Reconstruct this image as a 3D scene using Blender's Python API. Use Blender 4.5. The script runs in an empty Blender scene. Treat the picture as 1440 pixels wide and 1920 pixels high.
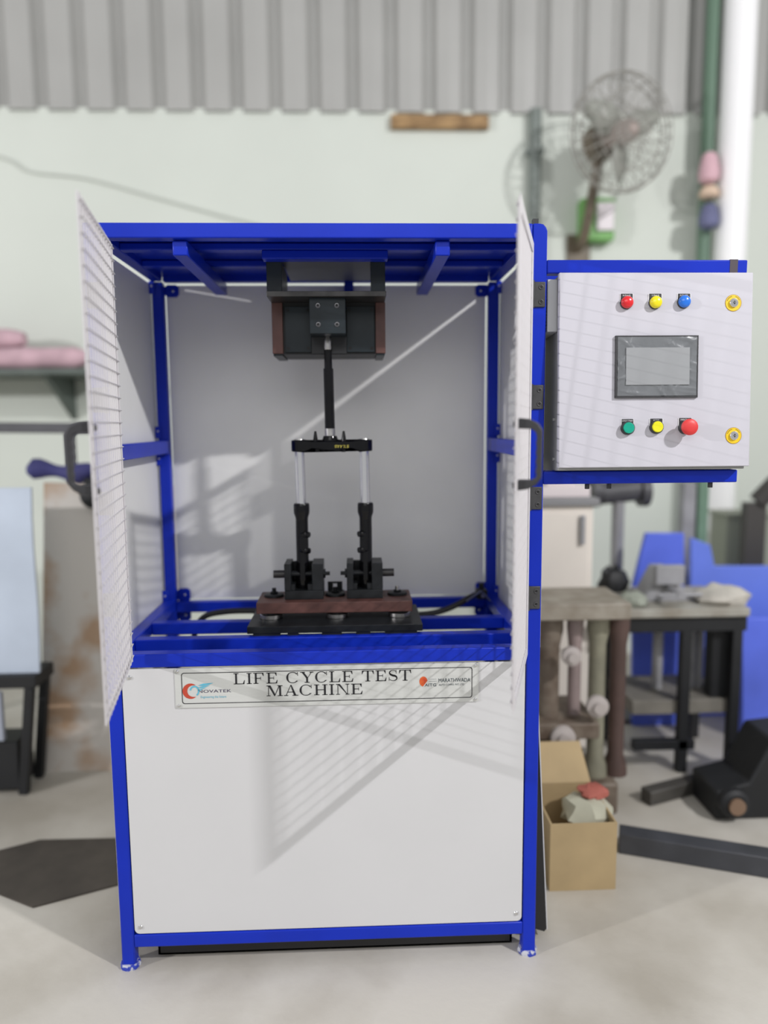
import bpy, math, random
from mathutils import Vector, Matrix, Euler
random.seed(7)
PI = math.pi
SC = bpy.context.scene
COL = SC.collection

# ------------------------------------------------------------------ camera, world, lamps, exposure
CX, CY, CZ = 0.6432, -1.8535, 1.4527
YAW, PITCH, ROLL, FPX = 0.0385, -0.1188, -0.0082, 1384.63
_f = Vector((math.sin(YAW)*math.cos(PITCH), math.cos(YAW)*math.cos(PITCH), math.sin(PITCH)))
_r = Vector((math.cos(YAW), -math.sin(YAW), 0)); _u = _r.cross(_f)
_c, _s = math.cos(ROLL), math.sin(ROLL)
_r, _u = _c*_r + _s*_u, -_s*_r + _c*_u
cam_d = bpy.data.cameras.new('camera'); cam = bpy.data.objects.new('camera', cam_d); COL.objects.link(cam)
M = Matrix((_r, _u, -_f)).transposed().to_4x4(); M.translation = (CX, CY, CZ)
cam.matrix_world = M
cam_d.sensor_fit = 'VERTICAL'; cam_d.sensor_height = 36; cam_d.sensor_width = 27
cam_d.lens = FPX/1920*36
cam_d.clip_start = 0.05
cam_d.dof.use_dof = True
cam_d.dof.focus_distance = 1.86
cam_d.dof.aperture_fstop = 0.76
SC.camera = cam

world = bpy.data.worlds.new('world'); SC.world = world; world.use_nodes = True
world.node_tree.nodes['Background'].inputs[0].default_value = (0.97, 0.98, 1.0, 1)
world.node_tree.nodes['Background'].inputs[1].default_value = 0.49

def lamp(name, loc, power, length, width, target, col=(1, 1, 1)):
    """A tube lamp hung level in the shed, facing the target."""
    l = bpy.data.lights.new(name, 'AREA'); l.shape = 'RECTANGLE'; l.size = length; l.size_y = width
    l.energy = power; l.color = col
    o = bpy.data.objects.new(name, l); COL.objects.link(o)
    loc = Vector(loc); d = (Vector(target)-loc).normalized()
    x = d.cross(Vector((0, 0, 1))).normalized(); y = x.cross(d)
    m = Matrix((x, y, -d)).transposed().to_4x4(); m.translation = loc; o.matrix_world = m
    return o
lamp('tube_lamp', (4.25, -2.7, 4.18), 200, .2, .05, (.6, .4, .9), (1, 0.985, 1.0))
lamp('tube_lamp', (-4.95, -2.5, 2.75), 172, .2, .05, (.7, .4, 1.0), (1, 0.98, 1.0))
# added unseen fill light above and before the machine, brightening its interior
_l = bpy.data.lights.new('fill_light', 'AREA'); _l.shape = 'RECTANGLE'; _l.size = 4.0; _l.size_y = 2.0; _l.energy = 50
_o = bpy.data.objects.new('fill_light', _l); COL.objects.link(_o); _o.location = (0.3, -5.5, 4.2)
_o.rotation_euler = (Vector((.56, .3, 1.0)) - Vector(_o.location)).to_track_quat('-Z', 'Y').to_euler()

SC.view_settings.view_transform = 'Standard'
SC.view_settings.look = 'None'
SC.view_settings.gamma = 1
SC.view_settings.use_curve_mapping = False
SC.view_settings.exposure = 0.0

# ------------------------------------------------------------------ helpers
def at(x, y, Y):
    """3D point of the photograph's pixel on the plane at depth Y."""
    d = _f + (x-720)/FPX*_r - (y-960)/FPX*_u
    s = (Y-CY)/d.y
    return Vector((CX, CY, CZ)) + s*d
def floor_at(x, y, z=0.0):
    d = _f + (x-720)/FPX*_r - (y-960)/FPX*_u
    s = (z-CZ)/d.z
    return Vector((CX, CY, CZ)) + s*d

class MB:
    def __init__(self, tf=None):
        self.v = []; self.f = []; self.tf = tf
    def add(self, vs, fs):
        b = len(self.v)
        assert max(max(q) for q in fs) < len(vs)
        if self.tf: vs = [self.tf(Vector(p)) for p in vs]
        self.v += [tuple(p) for p in vs]
        self.f += [tuple(b+i for i in q) for q in fs]
        return self
    def box(self, x0, x1, y0, y1, z0, z1):
        vs = [(x, y, z) for z in (z0, z1) for y in (y0, y1) for x in (x0, x1)]
        return self.add(vs, [(0,2,3,1),(4,5,7,6),(0,1,5,4),(2,6,7,3),(0,4,6,2),(1,3,7,5)])
    def bar(self, p0, p1, w, h=None, up=(0, 0, 1)):
        p0 = Vector(p0); p1 = Vector(p1); h = h or w
        d = (p1-p0).normalized(); up = Vector(up)
        if abs(d.dot(up)) > .98: up = Vector((0, 1, 0))
        s = d.cross(up).normalized(); u = s.cross(d)
        vs = [p + a*s*w/2 + b*u*h/2 for p in (p0, p1) for b in (-1, 1) for a in (-1, 1)]
        return self.add(vs, [(0,1,3,2),(4,6,7,5),(0,4,5,1),(2,3,7,6),(0,2,6,4),(1,5,7,3)])
    def rings(self, cs, rs, axis, n=20, cap=True):
        d = Vector(axis).normalized(); t = Vector((0, 0, 1)) if abs(d.z) < .9 else Vector((1, 0, 0))
        a = d.cross(t).normalized(); b = d.cross(a)
        vs = []
        for c, r in zip(cs, rs):
            for i in range(n):
                th = 2*PI*i/n
                vs.append(Vector(c) + r*(math.cos(th)*a + math.sin(th)*b))
        fs = []
        for k in range(len(cs)-1):
            for i in range(n):
                j = (i+1) % n
                fs.append((k*n+i, k*n+j, (k+1)*n+j, (k+1)*n+i))
        if cap:
            fs.append(tuple(reversed(range(n)))); fs.append(tuple((len(cs)-1)*n+i for i in range(n)))
        return self.add(vs, fs)
    def cyl(self, p0, p1, r, n=20, r2=None):
        p0 = Vector(p0); p1 = Vector(p1)
        return self.rings([p0, p1], [r, r if r2 is None else r2], p1-p0, n)
    def lathe(self, base, axis, prof, n=24):
        d = Vector(axis).normalized(); base = Vector(base)
        return self.rings([base + d*h for r, h in prof], [r for r, h in prof], d, n)
    def prism(self, poly, fn, d0, d1):
        """2D polygon extruded; fn(a, b, d) gives the point."""
        n = len(poly)
        vs = [fn(a, b, d0) for a, b in poly] + [fn(a, b, d1) for a, b in poly]
        fs = [tuple(reversed(range(n))), tuple(range(n, 2*n))] + [(i, (i+1) % n, n+(i+1) % n, n+i) for i in range(n)]
        return self.add(vs, fs)
    def tube(self, pts, r, n=8, closed=False):
        pts = [Vector(p) for p in pts]
        vs = []; m = len(pts); prev = None
        for i, p in enumerate(pts):
            d = (pts[(i+1) % m if closed else min(i+1, m-1)] - pts[(i-1) % m if closed else max(i-1, 0)]).normalized()
            if prev is None:
                t = Vector((0, 0, 1)) if abs(d.z) < .9 else Vector((1, 0, 0)); a = d.cross(t).normalized()
            else:
                a = (prev - d*prev.dot(d)).normalized()
            prev = a; b = d.cross(a)
            rr = r[i] if isinstance(r, (list, tuple)) else r
            for k in range(n):
                th = 2*PI*k/n; vs.append(p + rr*(math.cos(th)*a+math.sin(th)*b))
        fs = []
        for i in range(m if closed else m-1):
            i2 = (i+1) % m
            for k in range(n):
                l = (k+1) % n
                fs.append((i*n+k, i*n+l, i2*n+l, i2*n+k))
        if not closed:
            fs.append(tuple(reversed(range(n)))); fs.append(tuple((m-1)*n+k for k in range(n)))
        return self.add(vs, fs)
    def build(self, name, mat, parent=None, bevel=0, smooth=True, seg=2):
        off = world_loc(parent) if parent else Vector((0, 0, 0))
        me = bpy.data.meshes.new(name)
        me.from_pydata([tuple(Vector(p)-off) for p in self.v], [], self.f)
        me.update()
        import bmesh
        bm = bmesh.new(); bm.from_mesh(me); bmesh.ops.recalc_face_normals(bm, faces=bm.faces); bm.to_mesh(me); bm.free()
        if mat: me.materials.append(mat)
        if smooth:
            for p in me.polygons: p.use_smooth = True
            me.set_sharp_from_angle(angle=math.radians(32))
        o = bpy.data.objects.new(name, me); COL.objects.link(o)
        if parent: o.parent = parent
        if bevel:
            b = o.modifiers.new('bevel', 'BEVEL'); b.width = bevel; b.segments = seg; b.limit_method = 'ANGLE'
            b.angle_limit = math.radians(40)
        return o
LOCS = {}
def world_loc(o):
    v = Vector((0, 0, 0))
    while o is not None:
        v += o.location; o = o.parent
    return v
def tag(o, label=None, cat=None, group=None, kind=None):
    if label: o['label'] = label
    if cat: o['category'] = cat
    if group: o['group'] = group
    if kind: o['kind'] = kind
    return o
def thing(name, loc, label, cat, group=None):
    o = bpy.data.objects.new(name, None); COL.objects.link(o); o.location = loc; o.empty_display_size = .05
    return tag(o, label, cat, group)
def part(name, parent, loc=None, label=None):
    o = bpy.data.objects.new(name, None); COL.objects.link(o); o.parent = parent; o.empty_display_size = .03
    if loc is not None: o.location = Vector(loc) - world_loc(parent)
    if label: o['label'] = label
    return o

# ------------------------------------------------------------------ materials
def mat(name, col, rough=.5, metal=0, noise=0, nscale=8, col2=None, bump=0, bscale=60, coat=0, spec=.5, stretch=None, ramp=(.35, .65)):
    m = bpy.data.materials.new(name); m.use_nodes = True
    nt = m.node_tree; b = nt.nodes['Principled BSDF']
    b.inputs['Base Color'].default_value = (*col, 1); b.inputs['Roughness'].default_value = rough
    b.inputs['Metallic'].default_value = metal; b.inputs['Coat Weight'].default_value = coat
    b.inputs['Specular IOR Level'].default_value = spec
    tc = nt.nodes.new('ShaderNodeTexCoord'); mp = nt.nodes.new('ShaderNodeMapping')
    nt.links.new(tc.outputs['Object'], mp.inputs['Vector'])
    if stretch: mp.inputs['Scale'].default_value = stretch
    if noise or col2:
        n = nt.nodes.new('ShaderNodeTexNoise'); n.inputs['Scale'].default_value = nscale; n.inputs['Detail'].default_value = 6
        nt.links.new(mp.outputs['Vector'], n.inputs['Vector'])
        r = nt.nodes.new('ShaderNodeValToRGB')
        c2 = col2 or tuple(c*(1-noise) for c in col)
        r.color_ramp.elements[0].color = (*c2, 1); r.color_ramp.elements[1].color = (*col, 1)
        r.color_ramp.elements[0].position, r.color_ramp.elements[1].position = ramp
        nt.links.new(n.outputs['Fac'], r.inputs['Fac']); nt.links.new(r.outputs['Color'], b.inputs['Base Color'])
    if bump:
        n2 = nt.nodes.new('ShaderNodeTexNoise'); n2.inputs['Scale'].default_value = bscale; n2.inputs['Detail'].default_value = 3
        nt.links.new(mp.outputs['Vector'], n2.inputs['Vector'])
        bp = nt.nodes.new('ShaderNodeBump'); bp.inputs['Strength'].default_value = bump; bp.inputs['Distance'].default_value = .01
        nt.links.new(n2.outputs['Fac'], bp.inputs['Height']); nt.links.new(bp.outputs['Normal'], b.inputs['Normal'])
    return m
BLUE = mat('blue_paint', (.007, .030, .47), .30, noise=.12, nscale=5, bump=.02, bscale=25, spec=.22)
WHITE = mat('white_powder_coat', (.62, .62, .625), .45, noise=.02, nscale=4)
MESHW = mat('white_mesh_coat', (.64, .62, .63), .5)
GREY = mat('grey_powder_coat', (.84, .84, .81), .42, noise=.06, nscale=3)
CABW = mat('cabinet_light_grey', (.545, .535, .585), .42, noise=.02, nscale=4)
BLACKST = mat('black_oxide_steel', (.014, .016, .018), .42, noise=.4, nscale=20, bump=.03, spec=.3)
DARKST = mat('dark_grey_steel', (.017, .025, .030), .38, noise=.3, nscale=12, bump=.03, spec=.3)
BROWN = mat('brown_steel', (.12, .05, .04), .5, noise=.4, nscale=18, bump=.05)
EDGEST = mat('worn_black_steel', (.06, .058, .056), .35, metal=.3, noise=.5, nscale=25)
FORKB = mat('gloss_black_paint', (.004, .004, .005), .09, spec=.3)
CHROME = mat('chrome', (.80, .80, .81), .12, metal=1)
STEEL = mat('bright_steel', (.62, .61, .59), .3, metal=1, noise=.2, nscale=40)
SCREWM = mat('zinc_screw', (.72, .72, .72), .28, metal=1)
HINGEM = mat('hinge_grey', (.055, .055, .058), .5, noise=.3, nscale=30)
HOLE = mat('hole_black', (.004, .004, .004), .6)
PLAST = mat('black_plastic', (.03, .03, .033), .55, bump=.04, bscale=200)
RUBBER_SHADE = mat('black_rubber_and_shade', (.012, .012, .013), .45)
SIGN = mat('brushed_sign_plate', (.60, .61, .585), .38, metal=0, noise=.05, nscale=30, stretch=(1, 1, 30))
INK = mat('black_ink', (.012, .012, .016), .5)
RED = mat('red_lens', (.72, .012, .02), .2, coat=.5)
YEL = mat('yellow_lens', (.85, .72, .005), .2, coat=.5)
BLU = mat('blue_lens', (.012, .17, .72), .2, coat=.5)
GRN = mat('green_button', (.0, .36, .24), .25, coat=.3)
YELB = mat('yellow_button', (.80, .76, .01), .3, coat=.3)
ESTOP = mat('emergency_red', (.68, .04, .04), .45)
KEYY = mat('yellow_ring', (.84, .56, .01), .45)
LEG = mat('legend_black', (.02, .02, .022), .45)
WPRINT = mat('white_print', (.8, .8, .8), .5)
SCREEN = mat('grey_screen', (.30, .31, .32), .35)
FILM = mat('film_covered_bezel', (.17, .18, .19), .2, noise=.15, nscale=16, bump=.1, bscale=40, spec=.8)
FLOOR = mat('concrete_floor', (.555, .53, .475), .6, nscale=1.7, col2=(.385, .355, .30), ramp=(.36, .60), bump=.12, bscale=30)
WALLG = mat('pale_green_wall', (.665, .705, .64), .7, noise=.07, nscale=.8, bump=.05)
CORR = mat('corrugated_grey', (.42, .42, .40), .45, noise=.08, nscale=2)

def text_part(name, s, x0, x1, z0, z1, y, m, parent, fit=True):
    cu = bpy.data.curves.new(name, 'FONT'); cu.body = s; cu.size = 1; cu.resolution_u = 3; cu.extrude = 0.0
    t = bpy.data.objects.new('text', cu); COL.objects.link(t)
    bpy.context.view_layer.update()
    me = bpy.data.meshes.new_from_object(t.evaluated_get(bpy.context.evaluated_depsgraph_get()))
    bpy.data.objects.remove(t)
    xs = [v.co.x for v in me.vertices]; ys = [v.co.y for v in me.vertices]
    ax, bx, ay, by = min(xs), max(xs), min(ys), max(ys)
    off = world_loc(parent)
    for v in me.vertices:
        p = Vector((x0+(v.co.x-ax)/(bx-ax)*(x1-x0), y, z0+(v.co.y-ay)/(by-ay)*(z1-z0)))
        v.co = p - off
    me.materials.clear(); me.materials.append(m); me.name = name
    o = bpy.data.objects.new(name, me); COL.objects.link(o); o.parent = parent; o['kind'] = 'stuff'
    return o

# ------------------------------------------------------------------ the setting
WY = 2.65
m = MB(); m.box(-6, 8, -4.5, WY+.3, -.1, 0)
tag(m.build('floor', FLOOR, smooth=False), 'worn beige grey concrete workshop floor', kind='structure')
zc = at(720, 206, WY).z
m = MB(); m.box(-6, 8, WY, WY+.2, 0, zc)
wall = tag(m.build('wall_back', WALLG, smooth=False), 'pale green painted workshop wall under grey corrugated cladding', kind='structure')
pitch = .2195
x = at(60, 100, WY).x - pitch*26
k = 0
per = 5
while x < 8:
    prof = []
    for i in range(per):
        a = x + i*pitch
        prof += [(a, .0), (a+.028, .045), (a+.062, .045), (a+.09, 0), (a+pitch*.72, -.006)]
    prof.append((x+per*pitch, 0))
    m = MB()
    top = [(px, WY-.02+py, zc-.02) for px, py in prof] + [(px, WY-.02+py, zc+2.4) for px, py in prof]
    n = len(prof)
    m.add(top, [(i, i+1, n+i+1, n+i) for i in range(n-1)])
    o = m.build('corrugated_sheet', CORR, wall, smooth=False)
    sd = o.modifiers.new('solid', 'SOLIDIFY'); sd.thickness = .004
    x += per*pitch

# ------------------------------------------------------------------ the machine frame
W, H, T = 1.12, 1.935, .0355
D = .60; D2 = D+T
mach = thing('test_machine', (W/2, D2/2, 0), 'tall blue steel framed test machine with white lower front panel and open mesh doors', 'machine')
def sq(name, *b, bev=.003, m=BLUE, par=None):
    return MB().box(*b).build(name, m, par or mach, bevel=bev)
for (px, py, top) in ((0, 0, H-T), (W-T, 0, 0), (0, D, H-.026), (W-T, D, H-.026)):
    if top:
        p = MB().box(px, px+T, py, py+T, .012, top).build('post', BLUE, mach, bevel=.004)
    else:   # the front right post carries the rounded frame corner
        poly = [(px, .012), (W, .012), (W, H-.018), (W-.003, H-.009), (W-.009, H-.003), (W-.018, H), (px, H)]
        p = MB().prism(poly, lambda a, b, d: Vector((a, d, b)), py, py+T).build('post', BLUE, mach, bevel=.003)
    f = MB()
    f.rings([(px+T/2, py+T/2, 0), (px+T/2, py+T/2, .006), (px+T/2, py+T/2, .014)], [.027, .028, .025], (0, 0, 1), 8)
    f.build('foot', mat('worn_foot', (.02, .045, .42), .5, nscale=70, col2=(.55, .56, .62), ramp=(.45, .56)) if px == 0 and py == 0 else bpy.data.materials['worn_foot'], p)
sq('top_beam', 0, W-T-.001, 0, T, H-T, H)
# rounded upper right corner plate of the front frame
sq('top_beam', T, W-T, D, D2, H-.026, H)
sq('top_beam', 0, T, T, D, H-.026, H); sq('top_beam', W-T, W, T, D, H-.026, H)
ZC = .8367
sq('cross_beam', T, W-T, 0, T, ZC, ZC+T)
sq('bottom_beam', T, W-T, 0, T, .063, .0985)
sq('bottom_beam', T, W-T, D, D2, .063, .0985)
sq('bottom_beam', 0, T, T, D, .063, .0985); sq('bottom_beam', W-T, W, T, D, .063, .0985)
sq('deck_rail', T, W-T, .130, .1655, ZC, ZC+T)
sq('deck_rail', T, W-T, .300, .3355, ZC, ZC+T)
sq('deck_rail', T, W-T, D, D2, .8267, .8622)
sq('side_rail', 0, T, T, D, ZC, ZC+T); sq('side_rail', W-T, W, T, D, ZC, ZC+T)
sq('middle_bar', 0, T, T, D, 1.362, 1.404); sq('middle_bar', W-T, W, T, D, 1.362, 1.404)
# roof
MB().box(.01, W-.01, .004, D2-.004, H-.006, H-.001).build('roof_panel', BLUE, mach)
for y0 in (.165, .37):
    sq('roof_tube', T, W-T, y0, y0+.036, H-.026, H-.008)
sq('hanger_beam', .405, .737, .163, .204, 1.886, H-.0265)
for x0 in (.2065, .847):
    sq('stop_bar', x0, x0+.0365, .02, .58, 1.863, 1.8985)
MB().box(.445, .70, .235, .58, 1.908, 1.914).build('mounting_plate', mat('grey_steel_plate', (.25, .26, .27), .3, metal=.5), mach)
# panels
def plate(name, x0, x1, z0, z1, y0, y1, r, m, par, n=5):
    poly = []
    for cx, cz, a0 in ((x1-r, z1-r, 0), (x0+r, z1-r, PI/2), (x0+r, z0+r, PI), (x1-r, z0+r, 1.5*PI)):
        for i in range(n+1):
            a = a0 + PI/2*i/n; poly.append((cx+r*math.cos(a), cz+r*math.sin(a)))
    return MB().prism(poly, lambda a, b, d: Vector((a, d, b)), y0, y1).build(name, m, par)
def screw(par, x, y, z, r=.006, m=SCREWM, name='screw'):
    o = MB().lathe((x, y, z), (0, -1, 0), [(r, 0), (r, .0012), (r*.8, .0028), (r*.45, .0036), (.0006, .0038)], 14).build(name, m, par)
    return o
fp = plate('front_panel', .0385, 1.081, .1025, .8335, .001, .004, .013, WHITE, mach)
fp['label'] = 'white lower front panel'
for sx, sz in ((.058, .812), (1.062, .812), (.054, .122), (1.066, .125)): screw(fp, sx, .001, sz)
plate('back_panel', .0365, 1.081, .8655, 1.904, .640, .642, .008, GREY, mach)
plate('rear_lower_panel', .043, 1.078, .10, .60, .640, .642, .008, WHITE, mach)
def side(x0, x1, z0, z1, y0=.02, y1=.63):
    MB().box(x0, x1, y0, y1, z0, z1).build('side_panel', GREY, mach)
side(-.0095, -.007, .86, 1.364, .035); side(-.0095, -.007, 1.371, 1.9045, .035)
side(W+.006, W+.0085, .86, 1.364, .035); side(W+.006, W+.0085, 1.371, 1.9045, .035)
side(-.006, -.003, .10, .845)
o = MB().add([(W+.003, .05, .84), (W+.003, .62, .84), (W+.05, .62, .03), (W+.05, .06, .03), (W+.0, .05, .84), (W+.0, .62, .84), (W+.047, .62, .03), (W+.047, .06, .03)],
         [(0,1,2,3),(4,7,6,5),(0,4,5,1),(1,5,6,2),(2,6,7,3),(3,7,4,0)]).build('side_panel', WHITE, mach)
o['label'] = 'lower right side panel standing off at its foot'
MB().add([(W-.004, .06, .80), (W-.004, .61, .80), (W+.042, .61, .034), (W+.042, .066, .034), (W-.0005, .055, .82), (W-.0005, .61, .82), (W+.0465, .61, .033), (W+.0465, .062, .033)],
         [(0,1,2,3),(4,7,6,5),(0,4,5,1),(1,5,6,2),(2,6,7,3),(3,7,4,0)]).build('inner_shade', RUBBER_SHADE, mach)  # black sheet stands in for the shade inside the tilted panel
MB().prism([(W-.004, .80), (W+.002, .80), (W+.0465, .034), (W+.040, .026), (W-.004, .04)], lambda a, b, d: Vector((a, d, b)), .058, .064).build('inner_shade', RUBBER_SHADE, mach)  # the same shade carried on as a black strip at the front edge
# tray below
t = MB().box(.085, 1.065, .045, .58, .006, .011).box(.085, 1.065, .045, .051, .006, .06).box(.085, 1.065, .574, .58, .006, .06)
t.box(.085, .091, .045, .58, .006, .06).box(1.059, 1.065, .045, .58, .006, .06)
for xx in (.1, 1.0): t.box(xx, xx+.03, .055, .57, .011, .05)
t.build('bottom_tray', RUBBER_SHADE, mach)
# panel tabs with screws
def tab_back(x0, x1, z0, z1):
    c = .008
    poly = [(x0, z0+c), (x0+c, z0), (x1-c, z0), (x1, z0+c), (x1, z1-c), (x1-c, z1), (x0+c, z1), (x0, z1-c)]
    o = MB().prism(poly, lambda a, b, d: Vector((a, d, b)), .632, .637).build('panel_tab', BLUE, mach)
    screw(o, (x0+x1)/2+.004*(1 if x0 < .5 else -1), .632, (z0+z1)/2, .0045)
for b in ((.034, .079, 1.866, 1.905), (.034, .077, .858, .903), (1.046, 1.09, 1.866, 1.905), (1.053, 1.096, .858, .908), (.034, .077, .79, .832), (1.05, 1.092, .79, .83)): tab_back(*b)
MB().box(.615, .645, .60, .637, 1.87, 1.915).build('panel_tab', BLUE, mach)
def tab_side(x0, x1, z0, z1):
    o = MB().box(x0, x1, .592, .597, z0, z1).build('panel_tab', BLUE, mach, bevel=.003)
    screw(o, (x0+x1)/2, .592, (z0+z1)/2+.004, .0035)
for z0, z1 in ((1.87, 1.91), (.86, .905), (1.411, 1.45), (1.322, 1.362)):
    tab_side(-.0068, .012, z0, z1); tab_side(W-.012, W+.0058, z0, z1)
# arms carrying the control cabinet
for z0 in (1.8165, 1.2965):
    a = sq('cabinet_arm', W, 1.622, 0, T, z0, z0+.0325)
    if z0 > 1.5:
        tp = MB()
        tp.box(1.577, 1.597, -.0008, T+.001, z0-.0008, z0+.0333)
        tp.build('packing_tape', mat('brown_tape', (.09, .075, .085), .25), a)
    else:
        for xx in (1.238, 1.295, 1.56):
            MB().cyl((xx, .017, z0-.014), (xx, .017, z0+.001), .006, 6).build('bolt', PLAST, a)
    sq('cabinet_arm', W, 1.60, .17, .17+T, z0, z0+.0325)
MB().box(1.0855, 1.099, .008, .022, H, H+.013).build('cap_bolt', PLAST, mach)

# ------------------------------------------------------------------ sign plate with lettering
sx0, sx1, sz0, sz1 = .1735, .958, .7285, .8335
def shear(z, x): return z
sp = plate('sign_plate', sx0, sx1, sz0, sz1, -.002, .001, .004, SIGN, mach)
sp['label'] = 'silver sign plate lettered LIFE CYCLE TEST MACHINE'
for xx in (sx0+.008, sx1-.008):
    for zz in (sz0+.007, sz1-.007): screw(sp, xx, -.002, zz, .0045)
def rrect(x0, x1, z0, z1, r, n=5):
    out = []
    for cx, cz, a0 in ((x1-r, z1-r, 0), (x0+r, z1-r, PI/2), (x0+r, z0+r, PI), (x1-r, z0+r, 1.5*PI)):
        for i in range(n+1):
            a = a0+PI/2*i/n; out.append((cx+r*math.cos(a), cz+r*math.sin(a)))
    return out
yp = -.0026
o1 = rrect(sx0+.0165, sx1-.0165, sz0+.011, sz1-.011, .007); o2 = rrect(sx0+.0183, sx1-.0183, sz0+.0128, sz1-.0128, .006)
n = len(o1)
MB().add([(a, yp, b) for a, b in o1]+[(a, yp, b) for a, b in o2], [(i, (i+1) % n, n+(i+1) % n, n+i) for i in range(n)]).build('border_line', INK, sp, smooth=False)
# serif capitals drawn as strokes: thick stems, hairlines and bracketed serifs (unit height)
TH, HL, SF = .20, .065, .17
def S(x0, z0, x1, z1): return [(x0, z0), (x1, z0), (x1, z1), (x0, z1)]
def stem(x, w=TH, z0=0, z1=1, sl=SF, sr=SF):
    q = [S(x, z0, x+w, z1)]
    if z0 == 0: q.append(S(x-sl, 0, x+w+sr, HL))
    if z1 == 1: q.append(S(x-sl, 1-HL, x+w+sr, 1))
    return q
def arc(cx, cz, rx, rz, a0, a1, wmin, wmax, n=18):
    q = []
    P = []
    for i in range(n+1):
        a = math.radians(a0+(a1-a0)*i/n); w = wmin+(wmax-wmin)*abs(math.cos(a))**1.6
        P.append(((cx+rx*math.cos(a), cz+rz*math.sin(a)), (cx+(rx-w)*math.cos(a), cz+(rz-HL)*math.sin(a))))
    for i in range(n): q.append([P[i][0], P[i+1][0], P[i+1][1], P[i][1]])
    return q
def serif_glyph(c):
    if c == 'L': return stem(.17)+[S(.3, 0, 1.15, HL), [(1.15, 0), (1.2, .36), (1.15, .36), (1.0, HL), (1.0, 0)]], 1.25
    if c == 'I': return stem(.17), .56
    if c in 'EF':
        q = stem(.17)+[S(.3, 1-HL, 1.1, 1), [(1.1, 1), (1.12, .7), (1.07, .7), (.93, 1-HL), (.93, 1)], S(.3, .47, .8, .47+HL), S(.77, .36, .82, .64)]
        if c == 'E': q += [S(.3, 0, 1.15, HL), [(1.15, 0), (1.2, .32), (1.15, .32), (1.0, HL), (1.0, 0)]]
        return q, 1.25
    if c == 'C': return arc(.72, .5, .68, .52, 38, 322, .05, .22, 26)+[[(1.25, .66), (1.31, .66), (1.29, 1.0), (1.23, 1.0)], [(1.22, .2), (1.3, .24), (1.24, .12), (1.2, .14)]], 1.42
    if c == 'Y': return stem(.62, z1=.47)+[[(.1, 1), (.35, 1), (.82, .47), (.62, .42)], [(1.17, 1), (1.26, 1), (.82, .45), (.76, .45)], S(-.02, 1-HL, .5, 1), S(1.0, 1-HL, 1.42, 1)], 1.4
    if c == 'T': return stem(.58, z1=.97)+[S(.05, 1-HL, 1.31, 1), [(.05, 1), (.02, .68), (.07, .68), (.22, 1-HL), (.22, 1)], [(1.31, 1), (1.34, .68), (1.29, .68), (1.14, 1-HL), (1.14, 1)]], 1.36
    if c == 'S':
        q = []
        P = []
        for i in range(31):
            t = i/30
            if t < .5: a = math.radians(30+240*t*2); cx, cz, rx, rz = .5, .755, .37, .225
            else: a = math.radians(90-240*(t-.5)*2); cx, cz, rx, rz = .52, .255, .42, .235
            P.append((cx+rx*math.cos(a), cz+rz*math.sin(a)))
        for i in range(30):
            (ax, az), (bx, bz) = P[i], P[i+1]
            w = .05+.13*max(0, math.sin(PI*(i+.5)/30))**3
            dx, dz = bx-ax, bz-az; L = math.hypot(dx, dz); nx, nz = -dz/L*w/2, dx/L*w/2
            ex, ez = dx*.2, dz*.2
            q.append([(ax-ex+nx, az-ez+nz), (ax-ex-nx, az-ez-nz), (bx+ex-nx, bz+ez-nz), (bx+ex+nx, bz+ez+nz)])
        return q+[[(.83, .68), (.89, .68), (.88, 1.0), (.83, 1.0)], [(.06, .0), (.11, .0), (.12, .34), (.06, .34)]], 1.0
    if c == 'M': return stem(.17, w=.07)+stem(1.32, w=TH)+[[(.17, 1), (.42, 1), (.93, .12), (.8, 0)], [(1.4, 1), (1.3, 1), (.8, 0), (.87, 0)], S(0, 1-HL, .38, 1)], 1.7
    if c == 'A': return [[(.12, 0), (.2, 0), (.72, 1), (.66, 1)], [(1.02, 0), (1.28, 0), (.76, 1.02), (.64, 1.02)], S(-.06, 0, .4, HL), S(.85, 0, 1.46, HL), S(.32, .31, 1.05, .31+HL)], 1.4
    if c == 'H': return stem(.17)+stem(1.03)+[S(.3, .47, 1.1, .47+HL)], 1.42
    if c == 'N': return stem(.17, w=.07)+stem(1.18, w=.07)+[[(.17, 1), (.42, 1), (1.25, 0), (1.17, 0)], S(0, 1-HL, .38, 1)], 1.44
    return [], .55
def serif_word(s, x0, x1, z0, z1, par):
    xx = 0; P = []
    for c in s:
        q, w = serif_glyph(c)
        P += [[(a+xx, b) for a, b in poly] for poly in q]; xx += w+.16
    k = (x1-x0)/(xx-.16); m = MB()
    for poly in P:
        m.add([(x0+a*k, yp, z0+b*(z1-z0)) for a, b in poly], [tuple(range(len(poly)))])
    o = m.build('lettering', INK, par, smooth=False); o['kind'] = 'stuff'
    return o
serif_word('LIFE CYCLE TEST', .3235, .782, .7895, .8185, sp)
serif_word('MACHINE', .407, .656, .7555, .784, sp)
LRED = mat('logo_red', (.50, .06, .03), .5); LBLU = mat('logo_blue', (.11, .45, .60), .5); LPUR = mat('logo_purple', (.05, .04, .09), .5)
LORG = mat('logo_orange', (.75, .17, .03), .5, nscale=60, col2=(.55, .05, .02)); LTEAL = mat('logo_teal', (.02, .045, .06), .5)
def flat(polys, m, par, name, y=yp):
    b = MB()
    for p in polys: b.add([(a, y, c) for a, c in p], [tuple(range(len(p)))])
    return b.build(name, m, par, smooth=False)
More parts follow.
